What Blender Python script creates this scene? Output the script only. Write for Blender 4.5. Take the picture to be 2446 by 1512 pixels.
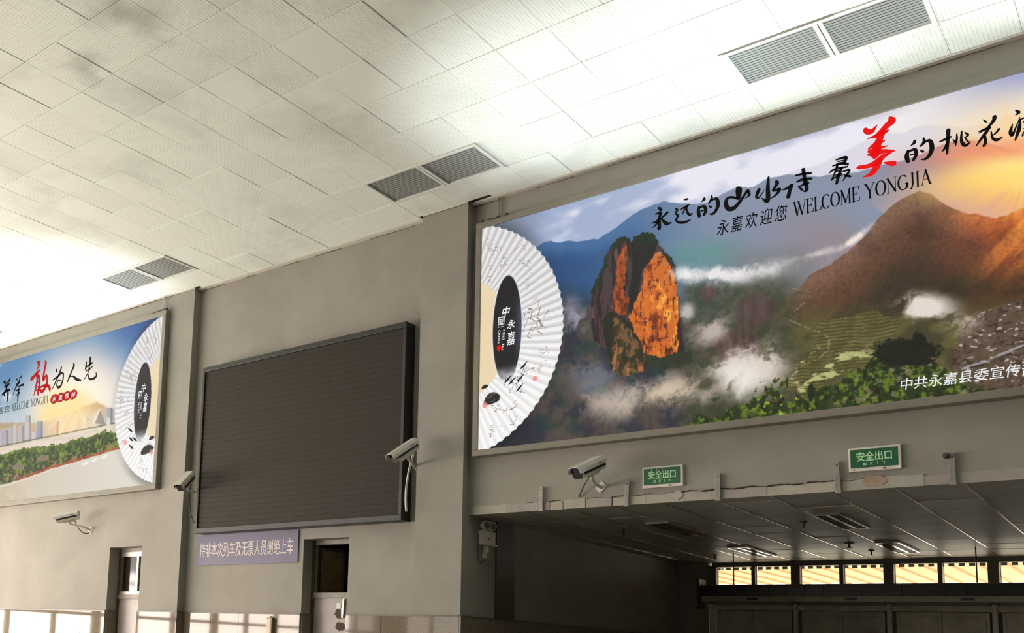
import bpy, bmesh, math, random
import numpy as np
from mathutils import Vector, Matrix, Euler

# ------------------------------------------------------------------ clear
for o in list(bpy.data.objects):
    bpy.data.objects.remove(o, do_unlink=True)
scene = bpy.context.scene
COL = scene.collection
random.seed(7)

# ------------------------------------------------------------------ camera
# solved from the photograph's vanishing points (an off-centre crop: lens shift)
FOC, PCX, PCY, IW, IH = 2358.2, 647.5, 1230.7, 2446, 1512
EYE = np.array([0.0, 0.0, 1.6])
_a, _b, _c = (math.radians(v) for v in (43.35721876, 7.4654288, 2.59268423))
_Ry = np.array([[math.cos(_a), math.sin(_a), 0], [-math.sin(_a), math.cos(_a), 0], [0, 0, 1]])
_Rp = np.array([[1, 0, 0], [0, math.cos(_b), math.sin(_b)], [0, -math.sin(_b), math.cos(_b)]])
_Rr = np.array([[math.cos(_c), 0, math.sin(_c)], [0, 1, 0], [-math.sin(_c), 0, math.cos(_c)]])
ROT = _Rr @ _Rp @ _Ry          # rows: right, forward, up
cam_data = bpy.data.cameras.new('camera')
cam = bpy.data.objects.new('camera', cam_data)
COL.objects.link(cam)
cam_data.sensor_width = 36.0
cam_data.lens = FOC / IW * 36.0
cam_data.shift_x = (IW / 2 - PCX) / IW
cam_data.shift_y = (PCY - IH / 2) / IW
cam_data.clip_start = 0.05
cam_data.clip_end = 300
_r, _f, _u = ROT
cam.matrix_world = Matrix(((_r[0], _u[0], -_f[0], EYE[0]), (_r[1], _u[1], -_f[1], EYE[1]),
                           (_r[2], _u[2], -_f[2], EYE[2]), (0, 0, 0, 1)))
scene.camera = cam

def proj(P):
    q = (np.asarray(P, float) - EYE) @ ROT.T
    return np.stack([PCX + FOC * q[..., 0] / q[..., 1], PCY - FOC * q[..., 2] / q[..., 1]], -1)
def ray(x, y):
    return ROT.T @ np.array([(x - PCX) / FOC, 1, -(y - PCY) / FOC])
def onY(x, y, Y):
    d = ray(x, y); return EYE + d * (Y - EYE[1]) / d[1]

# ------------------------------------------------------------------ light
world = bpy.data.worlds.new('world'); scene.world = world
world.use_nodes = True
_bg = world.node_tree.nodes['Background']
_bg.inputs[0].default_value = (1.0, 0.90, 0.80, 1)
_bg.inputs[1].default_value = WORLD_STRENGTH = 5.0
sun_d = bpy.data.lights.new('sun', 'SUN'); sun_d.energy = 32.0; sun_d.angle = 0.01; sun_d.color = (1.0, 1.0, 0.96)
sun = bpy.data.objects.new('sun', sun_d); COL.objects.link(sun)
sun.rotation_euler = (math.radians(48), 0, math.radians(-20))   # low sun through the glazing behind the camera
# warm daylight pressing through the glazed left end of the hall
_l = bpy.data.lights.new('left_window_daylight', 'AREA'); _l.shape = 'RECTANGLE'; _l.size = 15.0; _l.size_y = 3.0; _l.energy = 3000; _l.color = (1.0, 0.84, 0.745)
_o = bpy.data.objects.new('left_window_daylight', _l); COL.objects.link(_o); _o.location = (-20.6, 1.0, 1.8); _o.rotation_euler = (math.radians(90), 0, math.radians(-90))
# bare spots added near the floor to brighten ceiling patches beside the light boxes
for _x, _y, _p in ((-3.9, 8.25, 1700), (-1.7, 8.2, 2000), (0.7, 8.15, 2500), (-12.4, 8.2, 1900), (-14.6, 8.2, 2200)):
    _l = bpy.data.lights.new('added_ceiling_spot', 'SPOT'); _l.energy = _p; _l.spot_size = math.radians(37); _l.spot_blend = 1.0
    _l.shadow_soft_size = 0.15; _l.color = (0.95, 1.0, 0.985)
    _o = bpy.data.objects.new('added_ceiling_spot', _l); COL.objects.link(_o); _o.location = (_x, _y, 0.25); _o.rotation_euler = (math.radians(180), 0, 0)
vs = scene.view_settings
vs.view_transform = 'Standard'; vs.look = 'None'; vs.exposure = 0.0; vs.gamma = 1.0
vs.use_curve_mapping = False

# ------------------------------------------------------------------ helpers
def srgb(c):
    c = np.asarray(c, float) / 255.0
    return np.where(c <= 0.04045, c / 12.92, ((c + 0.055) / 1.055) ** 2.4)
def rgba(c):
    return tuple(float(v) for v in srgb(c)) + (1.0,)

MATS = {}
def mat(name, color, rough=0.6, metal=0.0, var=0.0, scale=4.0, bump=0.0, bscale=40.0, spec=0.5,
        emit=None, strength=1.0, stretch=None, coat=0.0, var2=None):
    """principled material; `color` sRGB 0-255; var = noise variation towards var2 (or darker)"""
    if name in MATS: return MATS[name]
    m = bpy.data.materials.new(name); m.use_nodes = True
    nt = m.node_tree; b = nt.nodes['Principled BSDF']
    b.inputs['Base Color'].default_value = rgba(color)
    b.inputs['Roughness'].default_value = rough
    b.inputs['Metallic'].default_value = metal
    b.inputs['Specular IOR Level'].default_value = spec
    if coat:
        b.inputs['Coat Weight'].default_value = coat
        b.inputs['Coat Roughness'].default_value = 0.03
    tc = nt.nodes.new('ShaderNodeTexCoord')
    src = tc.outputs['Object']
    if stretch:
        mp = nt.nodes.new('ShaderNodeMapping'); mp.inputs['Scale'].default_value = stretch
        nt.links.new(src, mp.inputs[0]); src = mp.outputs[0]
    if var:
        n = nt.nodes.new('ShaderNodeTexNoise'); n.inputs['Scale'].default_value = scale
        n.inputs['Detail'].default_value = 6; n.inputs['Roughness'].default_value = 0.62
        nt.links.new(src, n.inputs['Vector'])
        r = nt.nodes.new('ShaderNodeValToRGB')
        r.color_ramp.elements[0].position = 0.36; r.color_ramp.elements[1].position = 0.64
        c2 = var2 if var2 is not None else [v * (1 - var) for v in color]
        r.color_ramp.elements[0].color = rgba(c2); r.color_ramp.elements[1].color = rgba(color)
        nt.links.new(n.outputs['Fac'], r.inputs[0]); nt.links.new(r.outputs[0], b.inputs['Base Color'])
    if bump:
        n2 = nt.nodes.new('ShaderNodeTexNoise'); n2.inputs['Scale'].default_value = bscale
        n2.inputs['Detail'].default_value = 4
        nt.links.new(src, n2.inputs['Vector'])
        bp = nt.nodes.new('ShaderNodeBump'); bp.inputs['Strength'].default_value = bump
        bp.inputs['Distance'].default_value = 0.01
        nt.links.new(n2.outputs['Fac'], bp.inputs['Height']); nt.links.new(bp.outputs[0], b.inputs['Normal'])
    if emit is not None:
        b.inputs['Emission Color'].default_value = rgba(emit)
        b.inputs['Emission Strength'].default_value = strength
    MATS[name] = m
    return m

def tag(o, label=None, cat=None, group=None, kind=None):
    if label: o['label'] = label
    if cat: o['category'] = cat
    if group: o['group'] = group
    if kind: o['kind'] = kind
    return o

def link(name, me, m=None, parent=None):
    o = bpy.data.objects.new(name, me); COL.objects.link(o)
    if m is not None and me is not None: me.materials.append(m)
    if parent is not None: o.parent = parent
    return o

def empty(name, loc=(0, 0, 0), rot=None):
    o = bpy.data.objects.new(name, None); COL.objects.link(o); o.location = loc
    o.empty_display_size = 0.1
    if rot is not None: o.rotation_euler = rot
    return o

class MB:
    """collects shapes; build() links them as one mesh (world coordinates, shifted to the parent's base)"""
    def __init__(s): s.v = []; s.f = []
    def add(s, verts, faces):
        n = len(s.v); s.v += [tuple(map(float, p)) for p in verts]; s.f += [tuple(n + i for i in f) for f in faces]; return s
    def box(s, x0, x1, y0, y1, z0, z1):
        return s.add([(x0, y0, z0), (x1, y0, z0), (x1, y1, z0), (x0, y1, z0), (x0, y0, z1), (x1, y0, z1), (x1, y1, z1), (x0, y1, z1)],
                     [(0, 3, 2, 1), (4, 5, 6, 7), (0, 1, 5, 4), (1, 2, 6, 5), (2, 3, 7, 6), (3, 0, 4, 7)])
    def tube(s, pts, r, n=8, cap=True):
        pts = [Vector(p) for p in pts]; rings = []
        rr = r if isinstance(r, (list, tuple)) else [r] * len(pts)
        up = None
        for i, p in enumerate(pts):
            t = (pts[min(i + 1, len(pts) - 1)] - pts[max(i - 1, 0)]).normalized()
            if up is None:
                up = t.orthogonal().normalized()
            up = (up - t * up.dot(t)).normalized(); w = t.cross(up)
            rings.append([p + (up * math.cos(2 * math.pi * k / n) + w * math.sin(2 * math.pi * k / n)) * rr[i] for k in range(n)])
        base = [q for ring in rings for q in ring]; F = []
        for i in range(len(pts) - 1):
            for k in range(n):
                F.append((i * n + k, i * n + (k + 1) % n, (i + 1) * n + (k + 1) % n, (i + 1) * n + k))
        if cap:
            F.append(tuple(range(n - 1, -1, -1))); F.append(tuple((len(pts) - 1) * n + k for k in range(n)))
        return s.add(base, F)
    def prism(s, prof, axis, a0, a1):
        """prof: 2D outline (ccw) in the two other axes, extruded along axis from a0 to a1"""
        def mk(p, a):
            return {'x': (a, p[0], p[1]), 'y': (p[0], a, p[1]), 'z': (p[0], p[1], a)}[axis]
        n = len(prof)
        V = [mk(p, a0) for p in prof] + [mk(p, a1) for p in prof]
        F = [tuple(range(n - 1, -1, -1)), tuple(range(n, 2 * n))] + [(i, (i + 1) % n, n + (i + 1) % n, n + i) for i in range(n)]
        return s.add(V, F)
    def build(s, name, m, parent=None, bevel=0.0, smooth=False, local=False):
        off = Vector((0, 0, 0))
        if parent is not None and not local:
            p = parent
            while p is not None: off += p.location; p = p.parent
        me = bpy.data.meshes.new(name)
        me.from_pydata([tuple(Vector(v) - off) for v in s.v], [], s.f)
        bm = bmesh.new(); bm.from_mesh(me); bmesh.ops.recalc_face_normals(bm, faces=bm.faces); bm.to_mesh(me); bm.free()
        if smooth:
            for p in me.polygons: p.use_smooth = True
        me.update()
        o = link(name, me, m, parent)
        if bevel:
            b = o.modifiers.new('bevel', 'BEVEL'); b.width = bevel; b.segments = 2; b.limit_method = 'ANGLE'
        return o

def struct(name, mb, m, **k):
    o = mb.build(name, m, **k); o['kind'] = 'structure'; return o
def box(*a): return MB().box(*a)

# ------------------------------------------------------------------ dimensions (metres)
YB = 9.672        # recessed wall plane
YF = 9.534        # face of the pillar and of the left bay
ZC = 6.88         # hall ceiling
XS = -6.03        # side wall of the passage under the big light box
ZS = 3.167        # soffit of the passage
YK = 15.9         # far wall of the passage
ZD = 2.02         # top of the granite dado
XP1 = -10.79      # corner of the left bay
XP2a, XP2b = -6.67, -6.03   # pillar
XR = 3.0          # passage's other side (out of frame)

# ------------------------------------------------------------------ materials
M_wall = mat('wall_paint', (144, 141, 132), 0.75, var=0.07, scale=1.6, bump=0.05, bscale=120)
M_gran = mat('granite', (126, 116, 102), 0.035, var=0.22, scale=60, spec=0.32)
M_cap = mat('granite_edge', (96, 88, 78), 0.45, var=0.3, scale=40)
M_joint = mat('joint', (60, 56, 50), 0.9, var=0.2)
M_floor = mat('floor_stone', (170, 168, 158), 0.25, var=0.15, scale=8)
M_frame = mat('painted_steel_frame', (126, 122, 110), 0.5, var=0.08, scale=3)
M_dark = mat('dark_steel', (52, 54, 52), 0.45, metal=0.3, var=0.1)
M_alu = mat('aluminium', (176, 172, 164), 0.4, metal=0.7, var=0.1, scale=9)
M_white = mat('white_enamel', (214, 210, 200), 0.4, var=0.06, scale=8)
M_black = mat('black_plastic', (22, 22, 24), 0.35, var=0.2)
# ================================================================== SETTING
HX0, HX1, HY0 = -20.0, 9.0, -8.0      # hall: left end, right end, wall behind the camera
floor = struct('floor', box(HX0 - .3, HX1 + .3, HY0 - .3, YK + .3, -0.1, 0.0), M_floor)

def wall_with_openings(name, x0, x1, y0, y1, z0, z1, holes, m=M_wall):
    """wall slab along X with rectangular holes (hx0,hx1,hz0,hz1)"""
    xs = sorted({x0, x1, *[h[0] for h in holes], *[h[1] for h in holes]})
    mb = MB()
    for a, b in zip(xs[:-1], xs[1:]):
        hs = sorted([h for h in holes if h[0] <= a + 1e-6 and h[1] >= b - 1e-6], key=lambda h: h[2])
        z = z0
        for h in hs:
            if h[2] > z + 1e-6: mb.box(a, b, y0, y1, z, h[2])
            z = h[3]
        if z < z1 - 1e-6: mb.box(a, b, y0, y1, z, z1)
    return struct(name, mb, m)

D1 = (-12.45, -11.67, 3.0)     # door openings: x0, x1, top
D2 = (-8.52, -7.76, 2.99)
wall_left = wall_with_openings('wall_left', HX0, XP1, YF, YF + 0.34, 0, ZC + 0.12, [(D1[0], D1[1], 0, D1[2])])
wall_middle = wall_with_openings('wall_middle', XP1, XP2a, YB, YB + 0.30, 0, ZC + 0.12, [(D2[0], D2[1], 0, D2[2])])
wall_pillar = struct('wall_pillar', box(XP2a, XP2b, YF, YB + 0.30, 0, ZC + 0.12), M_wall)
wall_right = struct('wall_right', box(XS, HX1, YB, YB + 0.28, ZS + 0.005, ZC + 0.12), M_wall)
wall_passage_side = struct('wall_passage_side', box(XS - 0.3, XS, YB + 0.30, YK, 0, ZS + 0.12), M_wall)
wall_passage_end = struct('wall_passage_end', box(XR, XR + 0.3, YB, YK, 0, ZS + 0.12), M_wall)
wall_right_end = struct('wall_right_end', box(HX1, HX1 + 0.3, HY0, YB + .3, 0, ZC + 0.12), M_wall)
wall_right_pier = struct('wall_right_pier', box(XR, HX1, YB, YB + 0.28, 0, ZS + 0.005), M_wall)

# glazed walls the daylight comes through (behind the camera and at the left end)
def glazed(name, along, fixed, a0, a1, z0, z1, pitch, rows, thick=0.3):
    mb = MB(); fr = MB()
    lo, hi = (HX0, HX1) if along == 'x' else (HY0, YF + .3)
    def b(m, p, q, za, zb, t):
        if along == 'x': m.box(p, q, fixed - t, fixed, za, zb)
        else: m.box(fixed - t, fixed, p, q, za, zb)
    b(mb, lo, hi, 0, z0, thick); b(mb, lo, hi, z1, ZC + .12, thick)
    b(mb, lo, a0, z0, z1, thick); b(mb, a1, hi, z0, z1, thick)
    w = struct(name, mb, M_wall)
    n = round((a1 - a0) / pitch)
    for i in range(n + 1):
        p = a0 + (a1 - a0) * i / n; b(fr, p - .05 - .07 * (i % 3 == 0), p + .05 + .07 * (i % 3 == 0), z0, z1, .12)
    for z in rows: b(fr, a0, a1, z - .04, z + .04, .1)
    f = fr.build('window_frame', M_frame, w)
    return w
glazed('wall_behind', 'x', HY0, -19.5, -13.0, 0.9, 5.8, 1.25, (1.9, 2.9, 3.9, 4.9))
glazed('wall_left_end', 'y', HX0, -7.4, 9.0, 0.5, 4.6, 1.3, (1.35, 2.15, 3.0, 3.8))

# ------------------------------------------------------------------ ceiling of the hall: tiles on a 0.495 x 0.64 grid
M_plenum = mat('ceiling_backing', (58, 58, 54), 0.9, var=0.1)
def tile_mat(name, color, holes, seed):
    m = bpy.data.materials.new(name); m.use_nodes = True; nt = m.node_tree; b = nt.nodes['Principled BSDF']
    b.inputs['Roughness'].default_value = 0.7
    tc = nt.nodes.new('ShaderNodeTexCoord'); geo = nt.nodes.new('ShaderNodeNewGeometry')
    n = nt.nodes.new('ShaderNodeTexNoise'); n.inputs['Scale'].default_value = 0.9; n.inputs['Detail'].default_value = 7
    n.inputs['Roughness'].default_value = 0.65
    nt.links.new(geo.outputs['Position'], n.inputs['Vector'])
    r = nt.nodes.new('ShaderNodeValToRGB'); r.color_ramp.elements[0].position = 0.28; r.color_ramp.elements[1].position = 0.5
    r.color_ramp.elements[0].color = rgba([v * 0.90 for v in color]); r.color_ramp.elements[1].color = rgba(color)
    nt.links.new(n.outputs['Fac'], r.inputs[0]); col = r.outputs[0]
    # old water stains on two neighbouring tiles
    for (sx_, sy_, sr_) in ((-6.35, 4.75, .62), (-7.35, 4.95, .40)):
        vd = nt.nodes.new('ShaderNodeVectorMath'); vd.operation = 'DISTANCE'; vd.inputs[1].default_value = (sx_, sy_, ZC)
        nt.links.new(geo.outputs['Position'], vd.inputs[0])
        n3_ = nt.nodes.new('ShaderNodeTexNoise'); n3_.inputs['Scale'].default_value = 3.2; n3_.inputs['Detail'].default_value = 5
        nt.links.new(geo.outputs['Position'], n3_.inputs['Vector'])
        ad = nt.nodes.new('ShaderNodeMath'); ad.operation = 'MULTIPLY_ADD'; ad.inputs[1].default_value = 1.1
        nt.links.new(n3_.outputs['Fac'], ad.inputs[0]); nt.links.new(vd.outputs['Value'], ad.inputs[2])
        rs_ = nt.nodes.new('ShaderNodeValToRGB'); rs_.color_ramp.elements[0].position = min(.95, .30 + sr_ * .35); rs_.color_ramp.elements[1].position = min(1.0, .55 + sr_ * .75)
        rs_.color_ramp.elements[0].color = (.66, .66, .64, 1)
        nt.links.new(ad.outputs[0], rs_.inputs[0])
        mx = nt.nodes.new('ShaderNodeMix'); mx.data_type = 'RGBA'; mx.blend_type = 'MULTIPLY'; mx.inputs[0].default_value = 1
        nt.links.new(col, mx.inputs[6]); nt.links.new(rs_.outputs[0], mx.inputs[7]); col = mx.outputs[2]
    if holes:
        v = nt.nodes.new('ShaderNodeTexVoronoi'); v.voronoi_dimensions = '2D'; v.inputs['Scale'].default_value = 34
        v.inputs['Randomness'].default_value = 0.0
        nt.links.new(tc.outputs['Object'], v.inputs['Vector'])
        c = nt.nodes.new('ShaderNodeValToRGB'); c.color_ramp.elements[0].position = 0.17; c.color_ramp.elements[1].position = 0.24
        c.color_ramp.elements[0].color = (holes, holes, holes, 1)
        nt.links.new(v.outputs['Distance'], c.inputs[0])
        mx = nt.nodes.new('ShaderNodeMix'); mx.data_type = 'RGBA'; mx.blend_type = 'MULTIPLY'; mx.inputs[0].default_value = 1
        nt.links.new(col, mx.inputs[6]); nt.links.new(c.outputs[0], mx.inputs[7]); col = mx.outputs[2]
    nt.links.new(col, b.inputs['Base Color'])
    return m
T_perf = tile_mat('tile_perforated', (238, 245, 238), 0.72, 1)
T_plain = tile_mat('tile_plain', (237, 244, 237), 0, 2)
T_old = tile_mat('tile_greyed', (234, 241, 234), 0.74, 3)

ceiling = struct('ceiling', box(HX0, HX1, HY0, YB + .25, ZC + 0.03, ZC + 0.12), M_plenum)
TX, TY = 0.4945, 0.64
GX0, GY0 = -0.79, 9.03
VENTS = [(-2.768, -1.284), (-6.724, -5.241), (-11.669, -10.186), (-16.614, -15.131)]
tile_me = {}
def tile_mesh(w, d, m):
    key = (round(w, 3), round(d, 3), m.name)
    if key not in tile_me:
        mb = MB(); e = 0.002
        # shallow chamfer round the face, open at the back
        V = [(-w/2, -d/2, .02), (w/2, -d/2, .02), (w/2, d/2, .02), (-w/2, d/2, .02),
             (-w/2, -d/2, e), (w/2, -d/2, e), (w/2, d/2, e), (-w/2, d/2, e),
             (-w/2+e, -d/2+e, 0), (w/2-e, -d/2+e, 0), (w/2-e, d/2-e, 0), (-w/2+e, d/2-e, 0)]
        F = [(8, 11, 10, 9), (0, 4, 5, 1), (1, 5, 6, 2), (2, 6, 7, 3), (3, 7, 4, 0), (4, 8, 9, 5), (5, 9, 10, 6), (6, 10, 11, 7), (7, 11, 8, 4)]
        me = bpy.data.meshes.new('ceiling_tile'); me.from_pydata(V, [], F); me.materials.append(m); me.update()
        tile_me[key] = me
    return tile_me[key]
tiles = []
for i in range(-20, 60):
    xa, xb = GX0 - TX * (i + 1), GX0 - TX * i
    if xb > HX1 or xa < HX0: continue
    for j in range(-1, 27):
        y1 = GY0 - TY * j; y0 = y1 - TY
        if j == -1:
            y0 = GY0
            y1 = YF - 0.012 if (xa < XP1 + .02 or (xb > XP2a - .02 and xa < XP2b + .02)) else 9.592
        if y0 < HY0: continue
        if j == 0 and any(a - .02 < (xa + xb) / 2 < b + .02 for a, b in VENTS): continue
        cx, cy = (xa + xb) / 2, (y0 + y1) / 2
        C4 = np.array([(xa, y0, ZC), (xb, y0, ZC), (xb, y1, ZC), (xa, y1, ZC)])
        dep = (C4 - EYE) @ ROT[1]
        area = 0
        if dep.min() > 0.3:
            p = proj(C4)
            if p[:, 0].max() > 0 and p[:, 0].min() < IW and p[:, 1].max() > 0 and p[:, 1].min() < IH:
                q = np.clip(p, (0, 0), (IW, IH)); x_, y_ = q[:, 0], q[:, 1]
                area = abs(np.dot(x_, np.roll(y_, 1)) - np.dot(y_, np.roll(x_, 1))) / 2
        tiles.append((area, cx, cy, xb - xa - 0.0022, y1 - y0 - 0.0075))
tiles.sort(reverse=True)
rt = random.Random(3)
rest = MB()
for k, (area, cx, cy, w, d) in enumerate(tiles):
    if k < 298 and area > 0:
        m = rt.choice([T_perf, T_perf, T_plain, T_perf, T_old])
        o = bpy.data.objects.new('ceiling_tile', tile_mesh(w, d, m)); COL.objects.link(o); o.parent = ceiling
        o.location = (cx, cy, ZC + rt.uniform(0, 0.005))
        o.rotation_euler = (rt.gauss(0, .0025), rt.gauss(0, .0025), 0)
    else:
        rest.box(cx - w/2, cx + w/2, cy - d/2, cy + d/2, ZC, ZC + .02)
ro = rest.build('ceiling_tiles', T_plain, ceiling); ro['kind'] = 'stuff'
# perimeter angle along the wall
for nm, a, b, y in (('ceiling_edge_trim', HX0, XP1, YF), ('ceiling_edge_trim', XP1, XP2a, YB), ('ceiling_edge_trim', XP2a, XP2b, YF), ('ceiling_edge_trim', XP2b, HX1, YB)):
    w = .012 if y == YF else .078
    box(a, b, y - w, y, ZC - .004, ZC + .02).build(nm, M_white, ceiling)
M_dirt = mat('grime', (104, 99, 88), 0.95, var=0.4, scale=14)
g = MB()
for a, b, y in ((-20, XP1, YF), (XP1, XP2a, YB), (XP2a, XP2b, YF), (XP2b, 1.0, YB)):
    x = a
    while x < b:
        l = min(rt.uniform(.03, .35), b - x); h = rt.uniform(.003, .012)
        g.box(x, x + l, y - .003, y + .01, ZC - .004 - h, ZC - .003); x += l + (rt.uniform(.0, .5) if rt.random() < .3 else 0)
g.build('grime_line', M_dirt, ceiling)['kind'] = 'stuff'

# ------------------------------------------------------------------ granite dado
def dado(wall, x0, x1, y, sides=()):
    n = max(1, round((x1 - x0) / 0.62)); w = (x1 - x0) / n
    for i in range(n):
        a = x0 + w * i
        vis = -17.5 < a < XS + .1
        if vis:
            box(a + .002, a + w - .002, y - .022, y, 1.02, ZD - .018).build('granite_slab', M_gran, wall)
    if x0 < -17.5: box(x0, max(x0, min(x1, -17.5)), y - .022, y, 1.02, ZD - .018).build('granite_lower_course', M_gran, wall)
    box(x0, x1, y - .022, y, 0.0, 1.016).build('granite_lower_course', M_gran, wall)
    box(x0 - .0, x1, y - .026, y, ZD - .018, ZD).build('granite_cap', M_cap, wall)
dado(wall_left, HX0 + .1, D1[0], YF); dado(wall_left, D1[1], XP1, YF)
dado(wall_middle, XP1 + .03, D2[0], YB); dado(wall_middle, D2[1], XP2a, YB)
dado(wall_pillar, XP2a, XP2b, YF)
def dado_side(wall, y0, y1, x, face=1):
    n = max(1, round((y1 - y0) / 0.62)); w = (y1 - y0) / n
    a, b = (x, x + .022) if face > 0 else (x - .022, x)
    for i in range(n):
        box(a, b, y0 + w * i + .002, y0 + w * (i + 1) - .002, 1.02, ZD - .018).build('granite_slab', M_gran, wall)
    box(a, b, y0, y1, 0, 1.016).build('granite_lower_course', M_gran, wall)
    box(a, b + .004 * (face > 0), y0, y1, ZD - .018, ZD).build('granite_cap', M_cap, wall)
dado_side(wall_left, YF - .022, YB, XP1)
dado_side(wall_pillar, YF - .022, YB + .3, XS)
dado_side(wall_passage_side, YB + .3, YK, XS)
dado_side(wall_left, YF, YF + .19, D1[0]); dado_side(wall_middle, YB, YB + .18, D2[0])

# ------------------------------------------------------------------ doors with transom lights in the two recesses
M_door = mat('door_paint', (150, 142, 136), 0.35, var=0.12, scale=3)
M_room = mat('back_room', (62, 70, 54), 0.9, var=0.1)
M_bronze = mat('bronze_aluminium', (92, 84, 70), 0.4, metal=0.4, var=0.15, scale=12)
def glass_mat(name, tint, mixf, rough=0.02):
    m = bpy.data.materials.new(name); m.use_nodes = True; nt = m.node_tree
    for n in list(nt.nodes):
        if n.type != 'OUTPUT_MATERIAL': nt.nodes.remove(n)
    t = nt.nodes.new('ShaderNodeBsdfTransparent'); t.inputs[0].default_value = (*tint, 1)
    g = nt.nodes.new('ShaderNodeBsdfGlossy'); g.inputs['Roughness'].default_value = rough; g.inputs[0].default_value = (.9, .9, .9, 1)
    lw = nt.nodes.new('ShaderNodeFresnel'); lw.inputs[0].default_value = 1.5
    mx = nt.nodes.new('ShaderNodeMixShader')
    nt.links.new(lw.outputs[0], mx.inputs[0]); nt.links.new(t.outputs[0], mx.inputs[1]); nt.links.new(g.outputs[0], mx.inputs[2])
    nt.links.new(mx.outputs[0], nt.nodes['Material Output'].inputs[0]); return m
M_glass = glass_mat('window_glass', (.93, .93, .90), .1)
M_glass_dirty = glass_mat('dirty_glass', (.80, .74, .62), .1, .08)

M_dhead = mat('door_head_metal', (128, 123, 115), .5, metal=.2, var=.15, scale=9)
def door_unit(name, x0, x1, top, yd, wall_back_y, zbar0, zbar1):
    """frame, leaf, transom bar; yd = face of the frame"""
    d = empty(name, ((x0 + x1) / 2, yd, 0)); d['kind'] = 'structure'
    box(x0, x0 + .05, yd, yd + .08, 0, top).build('door_jamb', M_bronze, d)
    box(x1 - .05, x1, yd, yd + .08, 0, top).build('door_jamb', M_bronze, d)
    box(x0 + .05, x1 - .05, yd, yd + .08, top - .06, top).build('door_head', M_dhead, d)
    box(x0 + .05, x1 - .05, yd - .012, yd + .08, zbar0, zbar1).build('transom_bar', M_dhead, d)
    leaf = box(x0 + .05, x1 - .05, yd + .02, yd + .06, 0.01, zbar0).build('door_leaf', M_door, d)
    return d, leaf
yd1 = YF + .19
door_1, leaf1 = door_unit('door_1', D1[0], D1[1], D1[2], yd1, YF + .34, 2.205, 2.275)
# transom of the left door: fixed pane, a mullion and a narrow pane
zt0, zt1 = 2.275, 2.94
box(-12.40, -11.72, yd1 + .01, yd1 + .05, zt0, zt0 + .05).build('transom_rail', M_alu, door_1)
box(-12.40, -11.72, yd1 + .01, yd1 + .05, zt1 - .07, zt1).build('transom_rail', M_alu, door_1)
box(-12.40, -12.34, yd1 + .01, yd1 + .05, zt0 + .05, zt1 - .07).build('transom_stile', M_bronze, door_1)
box(-12.00, -11.955, yd1 + .0, yd1 + .05, zt0 + .05, zt1 - .07).build('transom_mullion', M_alu, door_1)
box(-12.34, -12.0, yd1 + .025, yd1 + .031, zt0 + .05, zt1 - .07).build('transom_pane', M_glass_dirty, door_1)
box(-11.955, -11.72, yd1 + .025, yd1 + .031, zt0 + .05, zt1 - .07).build('transom_pane', M_glass_dirty, door_1)
door_2, leaf2 = door_unit('door_2', D2[0], D2[1], D2[2], YB + .18, YB + .30, 2.235, 2.30)
yd2 = YB + .18
# transom of the right door: casement standing open into the dark room
box(-8.47, -8.43, yd2 + .01, yd2 + .06, 2.30, 2.93).build('transom_stile', M_bronze, door_2)
cas = empty('transom_casement', (0.04 + (D2[0] - (D2[0] + D2[1]) / 2) + .06, .07, 0)); cas.parent = door_2
cas.rotation_euler = (0, 0, math.radians(68))
for q in ((0, .36, 0, .03, 2.31, 2.35), (0, .36, 0, .03, 2.86, 2.90), (0, .035, 0, .03, 2.35, 2.86), (.325, .36, 0, .03, 2.35, 2.86)):
    box(*q).build('casement_rail', M_bronze, cas, local=True)
box(.035, .325, .012, .018, 2.35, 2.86).build('casement_pane', mat('frosted_pane', (112, 94, 66), .4, var=.25, scale=3), cas, local=True)
# torn paper / glue marks and lock on the grey door leaf
M_mark = mat('glue_mark', (84, 72, 62), .8, var=.3, scale=30)
def blob(cx, cz, rx, rz, y, seed, t=.003):
    r = random.Random(seed); n = 22
    pr = [(cx + rx * math.cos(2*math.pi*k/n) * r.uniform(.8, 1.1), cz + rz * math.sin(2*math.pi*k/n) * r.uniform(.8, 1.1)) for k in range(n)]
    return MB().prism(pr, 'y', y - t, y)
blob(-8.035, 2.03, .085, .07, yd2 + .02, 1).build('glue_mark', M_mark, leaf2)
blob(-8.02, 1.87, .085, .06, yd2 + .02, 2).build('glue_mark', M_mark, leaf2)
box(-8.09, -8.02, yd2 + .014, yd2 + .02, 2.10, 2.17).build('paper_scrap', M_white, leaf2)
MB().prism([(-7.985, 1.98), (-7.96, 1.98), (-7.945, 2.22), (-7.965, 2.22), (-7.99, 2.1)], 'y', yd2 - .01, yd2 + .02).build('peeling_strip', M_alu, leaf2)
# dark rooms behind the doors (walls, so that the transoms look into depth)
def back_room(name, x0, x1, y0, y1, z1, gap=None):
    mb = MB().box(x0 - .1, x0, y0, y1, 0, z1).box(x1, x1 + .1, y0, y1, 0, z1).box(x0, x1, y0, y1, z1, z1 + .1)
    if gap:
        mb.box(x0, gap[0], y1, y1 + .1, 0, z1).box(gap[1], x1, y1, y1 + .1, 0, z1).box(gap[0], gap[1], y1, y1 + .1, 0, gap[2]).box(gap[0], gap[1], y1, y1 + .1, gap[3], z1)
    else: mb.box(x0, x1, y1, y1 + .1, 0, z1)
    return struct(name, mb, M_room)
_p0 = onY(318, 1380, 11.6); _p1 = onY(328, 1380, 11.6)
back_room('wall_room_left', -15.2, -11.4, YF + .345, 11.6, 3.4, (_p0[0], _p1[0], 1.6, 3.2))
back_room('wall_room_middle', -9.9, -7.2, YB + .305, 12.4, 3.4)

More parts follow.
